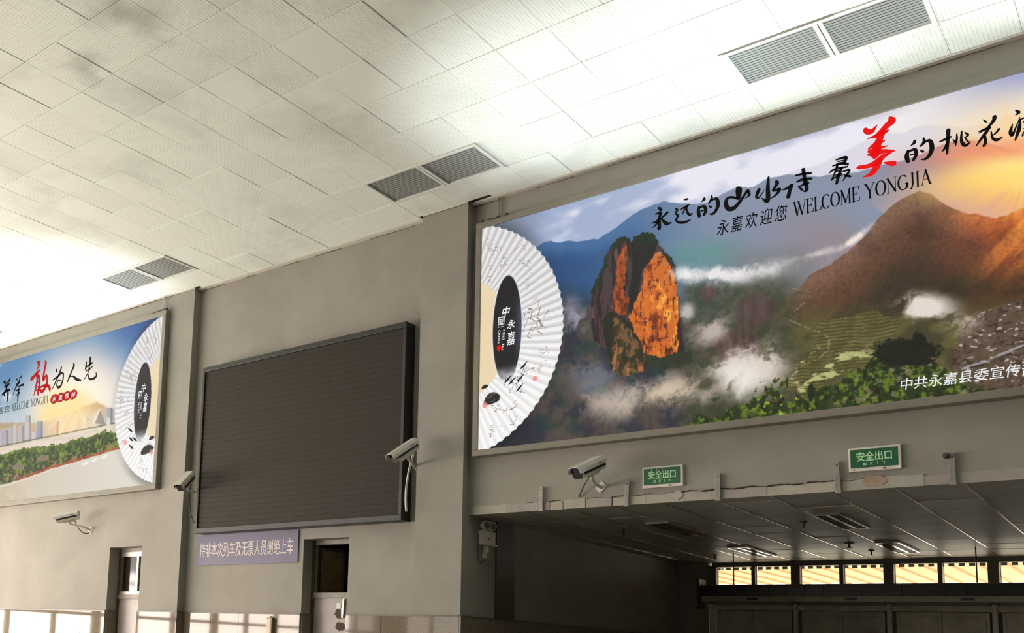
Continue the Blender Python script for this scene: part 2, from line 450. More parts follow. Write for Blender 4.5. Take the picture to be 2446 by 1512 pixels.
# ------------------------------------------------------------------ passage under the light box
M_soff = mat('soffit_panel', (150, 146, 138), 0.45, var=0.10, scale=1.2)
M_tbar = mat('tee_bar', (190, 184, 172), 0.22, metal=0.9, var=0.1)
soffit = struct('ceiling_passage', box(XS, XR, YB + .28, YK, ZS + .03, ZS + .12), M_plenum)
box(XS, XR, YB, YB + .28, ZS - .0, ZS + .005).build('soffit_lip', M_soff, soffit)
LAMPS = [(-4.405, 11.60), (-2.69, 11.60), (-4.41, 14.28), (-2.70, 14.28)]
sx = -1.84; PX, PY = 0.495, 0.62
cols = [sx + PX * k for k in range(-9, 11)]
y = YB + .02; rows = []
k = 0
while y < YK - .05:
    y2 = min(y + (0.26 if k == 0 else PY), YK); rows.append((y, y2)); y = y2; k += 1
pm = {}
for a, b in zip(cols[:-1], cols[1:]):
    a_, b_ = max(a, XS), min(b, XR)
    if b_ - a_ < .05: continue
    for (y0, y1) in rows:
        cx, cy = (a_ + b_) / 2, (y0 + y1) / 2
        if any(abs(cx - lx) < .30 and y1 > ly - .62 and y0 < ly + .62 and abs(cx - lx) < .26 for lx, ly in LAMPS):
            pass
        key = (round(b_ - a_, 3), round(y1 - y0, 3))
        if key not in pm:
            o = MB().box(-(b_-a_)/2 + .006, (b_-a_)/2 - .006, -(y1-y0)/2 + .003, (y1-y0)/2 - .003, 0, .012).build('soffit_panel', M_soff, soffit, local=True)
            pm[key] = o.data
        else:
            o = link('soffit_panel', pm[key], None, soffit)
        o.location = (cx, cy, ZS + rt.uniform(.0, .006)); o.rotation_euler = (rt.gauss(0, .006), rt.gauss(0, .006), 0)
for c in cols[1:-1]:
    if XS + .02 < c < XR - .02:
        box(c - .006, c + .006, YB + .02, YK, ZS - .002, ZS + .02).build('tee_bar', M_tbar, soffit)

# far wall of the passage: doors below, a row of windows above
M_pframe = mat('window_paint', (118, 108, 92), 0.5, var=0.1)
posts = [-5.51 + 1.19 * k for k in range(8)]
wk = MB()
wk.box(XS, posts[0] - .05, YK, YK + .15, 0, ZS + .12).box(posts[0], XR, YK, YK + .15, 3.125, ZS + .12)
wk.box(posts[0], XR, YK, YK + .15, 2.52, 2.815).box(posts[0], XR, YK + .06, YK + .15, 0, 2.52)
wall_far = struct('wall_far', wk, M_wall)
ext = 0
for k, p in enumerate(posts[:-1]):
    x0, x1 = p, p + 1.19
    w = empty('window_%d' % (k + 1), ((x0 + x1) / 2, YK, 2.815)); w['kind'] = 'structure'
    box(x0 - .06, x0 + .06, YK - .01, YK + .12, 2.52, 3.125).build('window_post', M_pframe, w)
    box(x0 + .06, x1 - .06, YK + .01, YK + .09, 2.815, 2.833).build('window_sill', M_pframe, w)
    box(x0 + .06, x1 - .06, YK + .01, YK + .09, 3.105, 3.125).build('window_head', M_pframe, w)
    mx = (x0 + x1) / 2 + .005
    box(mx - .026, mx + .026, YK + .01, YK + .09, 2.833, 3.105).build('window_mullion', M_pframe, w)
    for a, b in ((x0 + .06, mx - .026), (mx + .026, x1 - .06)):
        box(a, b, YK + .045, YK + .05, 2.833, 3.105).build('window_pane', M_glass, w)
        # slim sash line at the left of each pane
        box(a + .012, a + .02, YK + .03, YK + .044, 2.833, 3.105).build('sash_line', M_pframe, w)
M_pdoor = mat('passage_door_paint', (196, 190, 176), 0.5, var=0.22, scale=2.2)
M_dpost = mat('door_post_paint', (206, 200, 186), 0.45, var=0.15, scale=4)
for k, p in enumerate(posts[:-1]):
    d = empty('door_%d' % (k + 3), (p + .595, YK, 0)); d['kind'] = 'structure'
    box(p - .03, p + .03, YK - .05, YK + .02, 0, 2.54).build('door_post', M_dpost, d, bevel=.006)
    box(p + .03, p + 1.16, YK - .01, YK + .05, 2.445, 2.52).build('door_head', M_dpost, d)
    for s in (0, 1):
        a = p + .075 + s * .53
        lf = box(a, a + .522, YK + .0, YK + .045, .01, 2.435).build('door_leaf', M_pdoor, d)
        box(a + .04, a + .482, YK - .012, YK + .0, 1.25, 2.37).build('door_panel', M_pdoor, lf, bevel=.006)
        box(a + .47 - s * .43, a + .49 - s * .43, YK - .05, YK - .0, .95, 1.2).build('door_handle', M_alu, lf)
# ================================================================== OBJECTS
# ------------------------------------------------------------------ outside the far windows: platform canopy
M_can = mat('canopy_sheet', (214, 180, 130), 0.6, var=0.05, scale=.6)
M_rib = mat('canopy_rib', (206, 170, 120), 0.6, var=0.1)
pc = empty('platform_canopy', (-3, 24, 0))
tag(pc, 'cream ribbed platform canopy seen through the row of small windows', 'canopy')
box(-16, 10, 17.2, 26, 3.62, 3.67).build('roof_sheet', M_can, pc)
for k in range(60):
    x = -15.8 + k * .43
    box(x, x + .05, 17.2, 26, 3.59, 3.62).build('rib', M_rib, pc)
for x in (-9.0, 5.5): box(x, x + .3, 25, 25.3, 0, 3.6).build('canopy_post', M_frame, pc)
ev = empty('eave_strip', (-2, 16.22, 3.06)); tag(ev, 'dark toothed eave strip just outside the small windows', 'eave strip')
box(-5.8, 3, 16.20, 16.24, 3.125, 3.25).build('eave_board', M_dark, ev)
tb = MB()
for k in range(74): tb.box(-5.75 + k * .117, -5.75 + k * .117 + .066, 16.205, 16.235, 3.085, 3.126)
tb.build('eave_teeth', M_dark, ev)['kind'] = 'stuff'
ground_out = struct('ground_platform', box(-40, 20, YK + .32, 40, -.2, -.05), mat('platform_paving', (214, 206, 190), .8, var=.1))

# ------------------------------------------------------------------ light boxes
def lightbox(name, x0, x1, z0, z1, yfront, yback, fw, label):
    b = empty(name, ((x0 + x1) / 2, yback, z0)); tag(b, label, 'light box', 'light boxes high on the wall')
    box(x0 + .01, x1 - .01, yfront + .03, yback, z0 + .01, z1 - .01).build('backing_box', M_frame, b)
    box(x0, x1, yfront, yback, z1 - fw, z1).build('frame_rail', M_frame, b, bevel=.006)
    box(x0, x1, yfront, yback, z0, z0 + fw).build('frame_rail', M_frame, b, bevel=.006)
    box(x0, x0 + fw, yfront, yback, z0 + fw, z1 - fw).build('frame_stile', M_frame, b, bevel=.006)
    box(x1 - fw, x1, yfront, yback, z0 + fw, z1 - fw).build('frame_stile', M_frame, b, bevel=.006)
    return b
BIG = dict(x0=-5.93, x1=0.83, z0=3.82, z1=6.592, yf=9.552, fw=.07)
LEF = dict(x0=-17.0, x1=-11.322, z0=3.838, z1=6.63, yf=9.438, fw=.08)
big_box = lightbox('light_box', BIG['x0'], BIG['x1'], BIG['z0'], BIG['z1'], BIG['yf'], YB, BIG['fw'],
                   'large backlit advertising box with orange rock, misty valley and white fan')
left_box = lightbox('light_box', LEF['x0'], LEF['x1'], LEF['z0'], LEF['z1'], LEF['yf'], YF, LEF['fw'],
                    'backlit advertising box with river city skyline and white fan')
left_box['label'] = 'backlit advertising box with river, city skyline and fan at its right end'
for nm, px, py0, y, par in (('big', 1191, 478, YB, big_box), ('left', 392, 737, YF, left_box)):
    x = onY(px, py0 + 10, y - .03)[0]
    MB().tube([(x, y - .035, ZC - .003), (x, y - .035, (BIG if nm == 'big' else LEF)['z1'] - .01)], .011, 8).build('hanger_rod', M_alu, par)
mb = MB(); rr = random.Random(5)
for k in range(7):
    x = BIG['x0'] + .05 + rr.uniform(0, .34)
    mb.box(x, x + rr.uniform(.01, .04), 9.56, 9.59, BIG['z1'] - .004, BIG['z1'] + rr.uniform(.01, .035))
mb.build('foam_crumbs', M_mark, big_box)['kind'] = 'stuff'
# dark cable run resting on top of the left box's corner
MB().tube([(-11.75, 9.47, 6.635), (-11.5, 9.47, 6.645), (-11.34, 9.47, 6.655)], .018, 6).build('top_cable', M_black, left_box)

# ------------------------------------------------------------------ LED departure display
DX0, DX1, DZ0, DZ1, DYF = -10.45, -6.835, 3.13, 5.572, 9.49
M_dfr = mat('display_frame', (40, 42, 42), 0.4, metal=.25, var=.12, scale=6)
M_led = mat('led_module', (52, 49, 42), 0.6, var=.12, scale=2.5, bump=.2, bscale=260, spec=.12)
disp = empty('led_display', ((DX0 + DX1) / 2, YB, DZ0)); tag(disp, 'large switched-off dark LED departure board between the two pillars', 'display')
box(DX0 + .01, DX1 - .01, DYF + .04, YB, DZ0 + .01, DZ1 - .01).build('cabinet', M_dfr, disp)
box(DX0, DX1, DYF - .01, YB, DZ1 - .07, DZ1).build('frame_rail', M_dfr, disp, bevel=.005)
box(DX0, DX1, DYF - .01, YB, DZ0, DZ0 + .07).build('frame_rail', M_dfr, disp, bevel=.005)
box(DX0, DX0 + .045, DYF - .01, YB, DZ0 + .07, DZ1 - .07).build('frame_stile', M_dfr, disp, bevel=.005)
box(DX1 - .045, DX1, DYF - .01, YB, DZ0 + .07, DZ1 - .07).build('frame_stile', M_dfr, disp, bevel=.005)
NC, NR = 9, 32
mw = (DX1 - DX0 - .09) / NC; mh = (DZ1 - DZ0 - .14) / NR
def module_mesh():
    mb = MB(); w, h = mw / 2 - .0001, mh / 2 - .0012
    # a shallow louvre over a dark face
    mb.add([(-w, 0, -h), (w, 0, -h), (w, 0, h), (-w, 0, h), (-w, .018, -h), (w, .018, -h), (w, .018, h), (-w, .018, h), (-w, -.010, h), (w, -.010, h), (-w, -.010, h - .006), (w, -.010, h - .006)],
           [(0, 1, 11, 10), (10, 11, 9, 8), (8, 9, 6, 7), (0, 4, 5, 1), (1, 5, 6, 9), (1, 9, 11), (0, 10, 8), (0, 8, 7, 4)])
    return mb
m0 = None
for r in range(NR):
    for c in range(NC):
        loc = (DX0 + .045 + mw * (c + .5), DYF + .018, DZ0 + .07 + mh * (r + .5))
        if m0 is None:
            m0 = module_mesh().build('led_module', M_led, disp, local=True); o = m0
        else: o = link('led_module', m0.data, None, disp)
        o.location = Vector(loc) - disp.location
        o.rotation_euler = (rr.gauss(0, .003), 0, 0)

# ------------------------------------------------------------------ text helpers
def glyphs(text, offset=0.0, shear=0.0):
    """flat outline mesh of a string: verts (x,y), faces, normalised to cap height ~1 (em units)"""
    cu = bpy.data.curves.new('lettering', 'FONT'); cu.body = text; cu.size = 1.0; cu.fill_mode = 'FRONT'
    cu.offset = offset; cu.shear = shear; cu.resolution_u = 3
    ob = bpy.data.objects.new('lettering', cu); COL.objects.link(ob)
    dg = bpy.context.evaluated_depsgraph_get(); dg.update()
    me = bpy.data.meshes.new_from_object(ob.evaluated_get(dg))
    V = np.array([v.co[:2] for v in me.vertices]) if len(me.vertices) else np.zeros((0, 2))
    F = [tuple(p.vertices) for p in me.polygons]
    bpy.data.objects.remove(ob); bpy.data.curves.remove(cu); bpy.data.meshes.remove(me)
    return V, F
def fit(V, x0, x1, y0, y1):
    a, b = V.min(0), V.max(0)
    s = np.array([(x1 - x0) / max(b[0] - a[0], 1e-6), (y1 - y0) / max(b[1] - a[1], 1e-6)])
    return (V - a) * s + np.array([x0, y0])
def put_text(mb, text, x0, x1, z0, z1, y, offset=0.0, shear=0.0):
    """fit a string into a rectangle on the plane y"""
    V, F = glyphs(text, offset, shear)
    if not len(V): return
    V = fit(V, x0, x1, z0, z1)
    mb.add([(p[0], y, p[1]) for p in V], F)
def ribbon(mb, pts, y, n=7):
    """brush stroke: pts (x,z,width) smoothed into a tapered ribbon on the plane y"""
    P = np.array(pts, float)
    if len(P) == 2: P = np.array([P[0], P.mean(0), P[1]])
    E = np.vstack([2 * P[0] - P[1], P, 2 * P[-1] - P[-2]]); out = []
    for i in range(1, len(E) - 2):
        for t in np.linspace(0, 1, n, endpoint=False):
            p0, p1, p2, p3 = E[i-1], E[i], E[i+1], E[i+2]
            out.append(.5 * (2*p1 + (p2-p0)*t + (2*p0-5*p1+4*p2-p3)*t*t + (3*p1-p0-3*p2+p3)*t**3))
    out.append(P[-1]); Q = np.array(out)
    T = np.gradient(Q[:, :2], axis=0); T /= np.maximum(np.linalg.norm(T, axis=1, keepdims=True), 1e-9)
    N = np.stack([-T[:, 1], T[:, 0]], 1); w = np.maximum(Q[:, 2], 1e-4)[:, None] / 2
    A, B = Q[:, :2] + N * w, Q[:, :2] - N * w
    # rounded ends
    k = len(Q); s = Q[0, :2] - T[0] * w[0] * .7; e = Q[-1, :2] + T[-1] * w[-1] * .7
    V = [(p[0], y, p[1]) for p in A] + [(p[0], y, p[1]) for p in B] + [(s[0], y, s[1]), (e[0], y, e[1])]
    F = [(i, i + 1, k + i + 1, k + i) for i in range(k - 1)] + [(0, k, 2 * k), (k - 1, 2 * k + 1, 2 * k - 1)]
    mb.add(V, F)

# ------------------------------------------------------------------ blue notice
M_blue = mat('notice_blue', (76, 72, 108), .45, var=.08, scale=3)
M_print = mat('notice_print', (200, 192, 190), .5, var=.03)
ns = empty('notice_sign', (-9.59, YB, 2.687)); tag(ns, 'blue notice board with white Chinese lettering under the LED display', 'sign')
box(-10.575, -8.605, YB - .016, YB, 2.687, 3.122).build('notice_panel', M_blue, ns)
mb = MB(); put_text(mb, '持非本次列车及无票人员谢绝上车', -10.50, -8.69, 2.80, 3.01, YB - .018)
put_text(mb, '持非本次列车及无票人员谢绝上车', -10.496, -8.686, 2.802, 3.012, YB - .0185)
mb.build('notice_lettering', M_print, ns)

# ------------------------------------------------------------------ exit signs
M_green = mat('exit_green', (18, 92, 58), .4, var=.06)
M_glow = mat('exit_lettering', (176, 222, 176), .5, var=.03)
def exit_sign(x0, x1, z0, z1, label, cables):
    e = empty('exit_sign', ((x0 + x1) / 2, YB, z0)); tag(e, label, 'exit sign', 'exit signs over the passage')
    box(x0, x1, YB - .03, YB, z0, z1).build('sign_housing', M_white, e, bevel=.004)
    gx0, gx1, gz0, gz1 = x0 + .016, x1 - .022, z0 + .03, z1 - .018
    box(gx0, gx1, YB - .034, YB - .028, gz0, gz1).build('sign_panel', M_green, e)
    w = gx1 - gx0; h = gz1 - gz0; mb = MB()
    put_text(mb, '安全出口', gx0 + .13 * w, gx1 - .12 * w, gz0 + .34 * h, gz0 + .86 * h, YB - .0355, offset=.022)
    for k, ch in enumerate('EXIT'):
        cx = gx0 + w * (.31 + .135 * k); hw = .022 * w if ch == 'I' else .035 * w
        put_text(mb, ch, cx - hw * (.35 if ch == 'I' else 1), cx + hw * (.35 if ch == 'I' else 1), gz0 + .12 * h, gz0 + .27 * h, YB - .0355, offset=.02)
    mb.build('sign_lettering', M_glow, e)
    box(x0 + .66 * (x1 - x0), x0 + .72 * (x1 - x0), YB - .032, YB - .028, z0 + .008, z0 + .02).build('indicator', M_black, e)
    box(x0 + .10 * (x1 - x0), x0 + .115 * (x1 - x0), YB - .032, YB - .028, z0 + .008, z0 + .02).build('indicator', M_black, e)
    box(x0 + .765 * (x1 - x0), x0 + .78 * (x1 - x0), YB - .032, YB - .028, z0 + .008, z0 + .02).build('test_lamp', M_glow, e)
    for fx in cables:
        x = x0 + fx * (x1 - x0); zz = gz1 - .006 - .02 * rr.random()
        box(x, x + .0035, YB - .0365, YB - .033, zz - .03, gz1).build('hanging_wire', M_white, e)
    return e
exit_sign(-4.005, -3.605, 3.318, 3.530, 'green exit sign with loose wires over its lettering, beside the bullet camera', (.24, .36, .5, .54))
exit_sign(-2.170, -1.775, 3.325, 3.535, 'clean green exit sign between two grey strips, by the small round knob', ())

# ------------------------------------------------------------------ fascia of the passage: patches of plaster with a broken upper edge
M_pl = [mat('plaster_a', (166, 162, 152), .8, var=.08, scale=5), mat('plaster_b', (158, 151, 145), .8, var=.1, scale=5), mat('plaster_c', (172, 166, 154), .8, var=.08, scale=6)]
M_crack = mat('crack', (52, 46, 38), .95, var=.3)
fas = wall_right
segs = [(-5.965, -5.54), (-5.537, -5.02), (-5.015, -4.87), (-4.862, -4.62), (-4.612, -4.33), (-4.325, -3.98), (-3.978, -3.30), (-3.297, -2.85), (-2.847, -2.2), (-2.197, -1.62), (-1.617, -.9), (-.897, XR)]
for k, (a, b) in enumerate(segs):
    n = max(4, int((b - a) / .05)); top = 3.258 + rr.uniform(-.008, .008)
    broken = 6 <= k <= 8
    prof = [(a, ZS - .002), (b, ZS - .002)] + [(b + (a - b) * i / n, top + rr.uniform(-.006, .004) * (1.8 if broken else 1)) for i in range(n + 1)]
    MB().prism(prof, 'y', YB - .010 - rr.uniform(0, .004), YB + .001).build('plaster_patch', M_pl[k % 3], fas)
mb = MB()
for (a, b, t) in ((-3.62, -2.42, .016), (-5.3, -4.9, .004), (-4.6, -3.7, .004), (-2.42, -2.0, .004)):
    n = int((b - a) / .03)
    for i in range(n):
        x = a + (b - a) * i / n; h = t * rr.uniform(.3, 1.3); z = 3.258 + .006 * math.sin(i * .7)
        mb.box(x, x + (b - a) / n, YB - .0145, YB, z - h / 2, z + h / 2)
mb.build('broken_edge', M_crack, fas)['kind'] = 'stuff'
box(-4.332, -4.322, YB - .015, YB, ZS, 3.26).build('crack', M_crack, fas)
blob(-3.66, 3.23, .05, .045, YB - .0, 9, .02).build('plaster_lump', M_pl[2], fas)
blob(-1.98, 3.235, .10, .05, YB - .0, 12, .0155).build('stain_patch', mat('stain', (168, 146, 128), .85, var=.12, scale=9), fas)

# grey metal strips standing on the band
M_strip = mat('grey_strip', (146, 144, 138), .45, metal=.3, var=.1, scale=12)
for (px, pt, pb, w, lean, lab) in ((1296, 1164, 1220, .040, .0, 'grey metal strip between the pillar and the bullet camera'),
        (1502, 1150, 1208, .045, .012, 'leaning grey metal strip between the bullet camera and an exit sign'),
        (1718, 1132, 1195, .048, .0, 'grey metal strip at the broken plaster beside the wired exit sign'),
        (2001, 1104, 1177, .046, -.014, 'grey metal strip just beside the clean exit sign'),
        (2277, 1083, 1157, .048, -.004, 'grey metal strip next to the small round knob')):
    t = onY(px, pt, YB); b = onY(px, pb, YB)
    s = MB().prism([(b[0] - w/2 - lean, b[2] - .01), (b[0] + w/2 - lean, b[2] - .01), (b[0] + w/2, t[2]), (b[0] - w/2, t[2])], 'y', YB - .040, YB - .018)
    st = empty('metal_strip', (b[0], YB - .02, b[2])); tag(st, lab, 'metal strip', 'metal strips on the fascia')
    s.build('flat_bar', M_strip, st, bevel=.002)
    MB().tube([(t[0], YB - .043, t[2] - .03), (t[0], YB - .0, t[2] - .03)], .006, 6).build('fixing_screw', M_dark, st)
kx = onY(2263, 1091, YB)
kn = empty('wall_knob', (kx[0], YB, kx[2])); tag(kn, 'small brown round knob on the wall beside a grey strip', 'knob')
MB().tube([(kx[0], YB, kx[2]), (kx[0], YB - .03, kx[2]), (kx[0], YB - .05, kx[2])], [.012, .012, .022], 10).build('knob_stem', M_mark, kn)
MB().tube([(kx[0], YB - .05, kx[2]), (kx[0], YB - .062, kx[2]), (kx[0], YB - .072, kx[2])], [.026, .026, .014], 12).build('knob_head', M_mark, kn, smooth=True)

# ------------------------------------------------------------------ ceiling vents
M_slat = mat('vent_slat', (150, 156, 153), .45, var=.04)
M_vback = mat('vent_duct', (70, 74, 72), .9, var=.1)
M_vfr = mat('vent_frame', (226, 228, 224), .4, var=.03)
VL = ['double grille ceiling vent above the orange mountain end of the large light box', 'double grille ceiling vent above the pillar beside the large light box',
      'double grille ceiling vent above the fan end of the river light box', 'double grille ceiling vent above the city end of the river light box']
for (x0, x1), lab in zip(VENTS, VL):
    y0, y1 = GY0 - TY + .004, GY0 - .004
    v = empty('ceiling_vent', ((x0 + x1) / 2, (y0 + y1) / 2, ZC)); tag(v, lab, 'vent', 'double ceiling vents in a row')
    box(x0, x1, y0, y1, ZC + .032, ZC + .036).build('duct', M_vback, v)
    t = .038
    z0, z1 = ZC - .012, ZC + .02
    box(x0, x1, y0, y0 + t, z0, z1).build('frame_rail', M_vfr, v, bevel=.004); box(x0, x1, y1 - t, y1, z0, z1).build('frame_rail', M_vfr, v, bevel=.004)
    xm = (x0 + x1) / 2
    for a, b in ((x0, x0 + t), (xm - t, xm - .004), (xm + .004, xm + t), (x1 - t, x1)):
        box(a, b, y0 + t, y1 - t, z0, z1).build('frame_stile', M_vfr, v, bevel=.004)
    for a, b in ((x0 + t, xm - t), (xm + t, x1 - t)):
        gr = empty('grille', (0, 0, 0)); gr.parent = v
        gr.location = Vector(((a + b) / 2, (y0 + y1) / 2, ZC)) - v.location
        n = 14; me = None
        for k in range(n):
            yy = -(y1 - y0) / 2 + t + (y1 - y0 - 2 * t) * (k + .5) / n
            if me is None:
                L = (b - a) / 2; o = MB().add([(-L, -.0135, .001), (L, -.0135, .001), (L, .0135, -.001), (-L, .0135, -.001), (-L, -.0135, -.001), (L, -.0135, -.001), (L, .0135, -.003), (-L, .0135, -.003)],
                    [(0, 1, 2, 3), (4, 7, 6, 5), (0, 4, 5, 1), (2, 6, 7, 3), (0, 3, 7, 4), (1, 5, 6, 2)]).build('slat', M_slat, gr, local=True); me = o.data
            else: o = link('slat', me, None, gr)
            o.location = (0, yy, 0.004)
# dark gap where the tile sags above the right-hand vent
box(-2.80, -1.9, GY0 - TY - .012, GY0 - TY + .0, ZC - .004, ZC + .01).build('sagged_joint', M_frame, ceiling)

# ------------------------------------------------------------------ bullet cameras
M_cam = mat('camera_housing', (198, 194, 184), .4, var=.05, scale=10)
M_lens = mat('camera_window', (14, 14, 18), .12, var=.2)
M_cable = mat('cable_grey', (64, 62, 58), .6, var=.1)
M_cablew = mat('cable_white', (190, 186, 176), .5, var=.05)
def bullet_camera(label, plate, target, aim, L=.42, plate_n=(0, -1, 0), cable=None, cable_m=None, plate_size=.05, logo=True, drop=.0):
    """plate = fixing point on the wall, target = centre of the housing, aim = viewing direction"""
    plate, target, aim = Vector(plate), Vector(target), Vector(aim).normalized(); n = Vector(plate_n)
    c = empty('bullet_camera', plate); tag(c, label, 'camera', 'bullet surveillance cameras')
    # housing group oriented along aim: local x = forward
    xz = Vector((0, 0, 1)); side = xz.cross(aim).normalized(); up = aim.cross(side)
    Rm = Matrix((aim, side, up)).transposed()
    def W(p): return tuple(target + Rm @ Vector(p))
    def part(mb, name, m, **k):
        mb.v = [W(p) for p in mb.v]; return mb.build(name, m, c, **k)
    w, h = .068, .060
    prof = [(-w*.72, -h), (w*.72, -h), (w, -h*.35), (w, h*.55), (w*.7, h), (-w*.7, h), (-w, h*.55), (-w, -h*.35)]
    part(MB().prism(prof, 'x', -L/2, L/2 - .02), 'housing', M_cam, bevel=.006)
    # sun hood: arched shell over the top, overhanging the front
    ws = w + .007; o_ = [(ws, h*.05), (ws, h*.65), (ws*.72, h + .014), (-ws*.72, h + .014), (-ws, h*.65), (-ws, h*.05)]
    i_ = [(-ws + .004, h*.05), (-ws + .004, h*.6), (-ws*.7, h + .009), (ws*.7, h + .009), (ws - .004, h*.6), (ws - .004, h*.05)]
    part(MB().prism(o_ + i_, 'x', -L/2 - .01, L/2 + .035), 'sun_hood', M_cam)
    fp = [(-w*.66, -h*.92), (w*.66, -h*.92), (w*.92, -h*.32), (w*.92, h*.5), (w*.64, h*.92), (-w*.64, h*.92), (-w*.92, h*.5), (-w*.92, -h*.32)]
    part(MB().prism(fp, 'x', L/2 - .022, L/2 - .008), 'camera_window', M_lens)
    for s in (1, -1):
        part(MB().box(-L/2 + .01, L/2 - .03, s*w - .0035, s*w + .0035, -h*.42, h*.12), 'side_stripe', M_black)
    part(MB().box(-L*.3, L*.22, -.03, .03, -h - .02, -h), 'mounting_rail', M_cam, bevel=.003)
    if logo:
        for s in (1, -1):
            V, F = glyphs('alhua', .01); V = fit(V, 0, .06, 0, .018)
            mbl = MB().add([(-L*.34 + (p[0] if s < 0 else .06 - p[0]), s*(ws + .001), h*.28 + p[1]) for p in V], F)
            part(mbl, 'maker_mark', M_dark)
    joint = Vector(W((-L*.05, 0, -h - .02)))
    j2 = joint - Vector((0, 0, .03))
    MB().tube([joint, j2], .018, 10).build('swivel', M_cam, c)
    elbow = plate + n * max(.06, (j2 - plate).dot(n) * .45); elbow.z = (plate.z + j2.z) / 2 - drop
    MB().tube([plate + n * .004, elbow, j2, j2 + Vector((0, 0, .012))], [.020, .017, .016, .016], 10).build('bracket_arm', M_cam, c, smooth=False)
    a = n.orthogonal().normalized(); bb = n.cross(a)
    s = plate_size
    MB().add([plate + a*s*sx_ + bb*s*sy_*.8 + n*t for t in (0, .008) for sx_, sy_ in ((-1, -1), (1, -1), (1, 1), (-1, 1))],
             [(0, 1, 2, 3), (4, 5, 6, 7), (0, 1, 5, 4), (1, 2, 6, 5), (2, 3, 7, 6), (3, 0, 4, 7)]).build('wall_plate', M_cam, c)
    if cable:
        MB().tube(cable(W), .007 if cable_m is M_cable else .014, 6).build('cable', cable_m, c)
    return c
def arc(p, q, sag, n=10, side=Vector((0, 0, 0))):
    p, q = Vector(p), Vector(q)
    return [p.lerp(q, t) + (Vector((0, 0, -sag)) + side) * 4 * t * (1 - t) for t in [i / n for i in range(n + 1)]]
bullet_camera('grey bullet camera on the left wall beneath the river light box', (-12.98, YF, 3.30), (-13.17, 9.20, 3.475), (-.75, -.615, -.244), L=.36,
              cable=lambda W: arc(W((-.1, 0, -.06)), (-12.96, YF - .02, 3.27), .10), cable_m=M_cable)
bullet_camera('bullet camera at the left edge of the LED display', (-10.60, YB, 3.76), (-10.42, 9.23, 3.84), (.20, -.74, -.62), L=.34,
              cable=lambda W: arc(W((-.12, 0, -.06)), (-10.50, YB - .01, 3.22), .12, side=Vector((-.10, 0, 0))), cable_m=M_cable)
bullet_camera('bullet camera on the pillar at the right edge of the LED display', (XP2a, 9.585, 3.74), (-6.63, 9.22, 3.892), (-.30, -.76, -.58), L=.36, plate_n=(-1, 0, 0),
              cable=lambda W: arc(W((-.12, 0, -.07)), (XP2a - .06, 9.44, 3.22), .02, side=Vector((-.05, 0, 0))), cable_m=M_cablew)
bullet_camera('white bullet camera on the right wall above the passage', (-4.45, YB, 3.37), (-4.40, 9.275, 3.50), (-.20, -.89, -.405), L=.40,
              cable=lambda W: arc(W((-.14, .0, -.06)), (-4.69, YB - .012, 3.28), -.06), cable_m=M_cable)

# ------------------------------------------------------------------ emergency twin-head lamp on the passage's side wall
em = empty('emergency_light', (XS, 10.02, 2.85)); tag(em, 'white twin-head emergency lamp with plug on the side wall under the fascia', 'emergency light')
box(XS, XS + .055, 9.88, 10.18, 2.87, 3.02).build('battery_case', M_white, em, bevel=.006)
box(XS, XS + .075, 9.87, 10.19, 2.855, 2.872).build('case_lip', M_white, em)
for yy in (9.955, 10.10):
    MB().tube([(XS + .0, yy, 3.085), (XS + .05, yy - .01, 3.085), (XS + .085, yy - .02, 3.08)], [.045, .06, .05], 14).build('lamp_head', M_white, em)
    MB().tube([(XS + .082, yy - .02, 3.08), (XS + .09, yy - .022, 3.08)], [.046, .04], 14).build('lamp_glass', mat('lamp_glass', (120, 116, 104), .15, var=.2), em)
box(XS, XS + .03, 9.94, 10.12, 3.02, 3.04).build('lamp_neck', M_white, em)
box(XS + .055, XS + .058, 10.02, 10.035, 2.915, 2.935).build('test_button', M_black, em)
box(XS, XS + .045, 9.99, 10.05, 2.76, 2.85).build('plug', M_white, em, bevel=.005)
box(XS, XS + .012, 9.98, 10.06, 2.70, 2.76).build('socket', M_white, em)
MB().tube([(XS + .015, 9.87, 2.97)] + arc((XS + .015, 9.865, 2.93), (XS + .02, 10.02, 2.71), .16, 12, Vector((0, -.06, 0))), .004, 6).build('cable', M_cable, em)

# dark guide post on the side wall
gp = struct('trim_1', box(XS, XS + .02, 10.27, 10.70, 0, ZS), mat('shutter_guide', (62, 60, 56), .5, var=.15, scale=2))

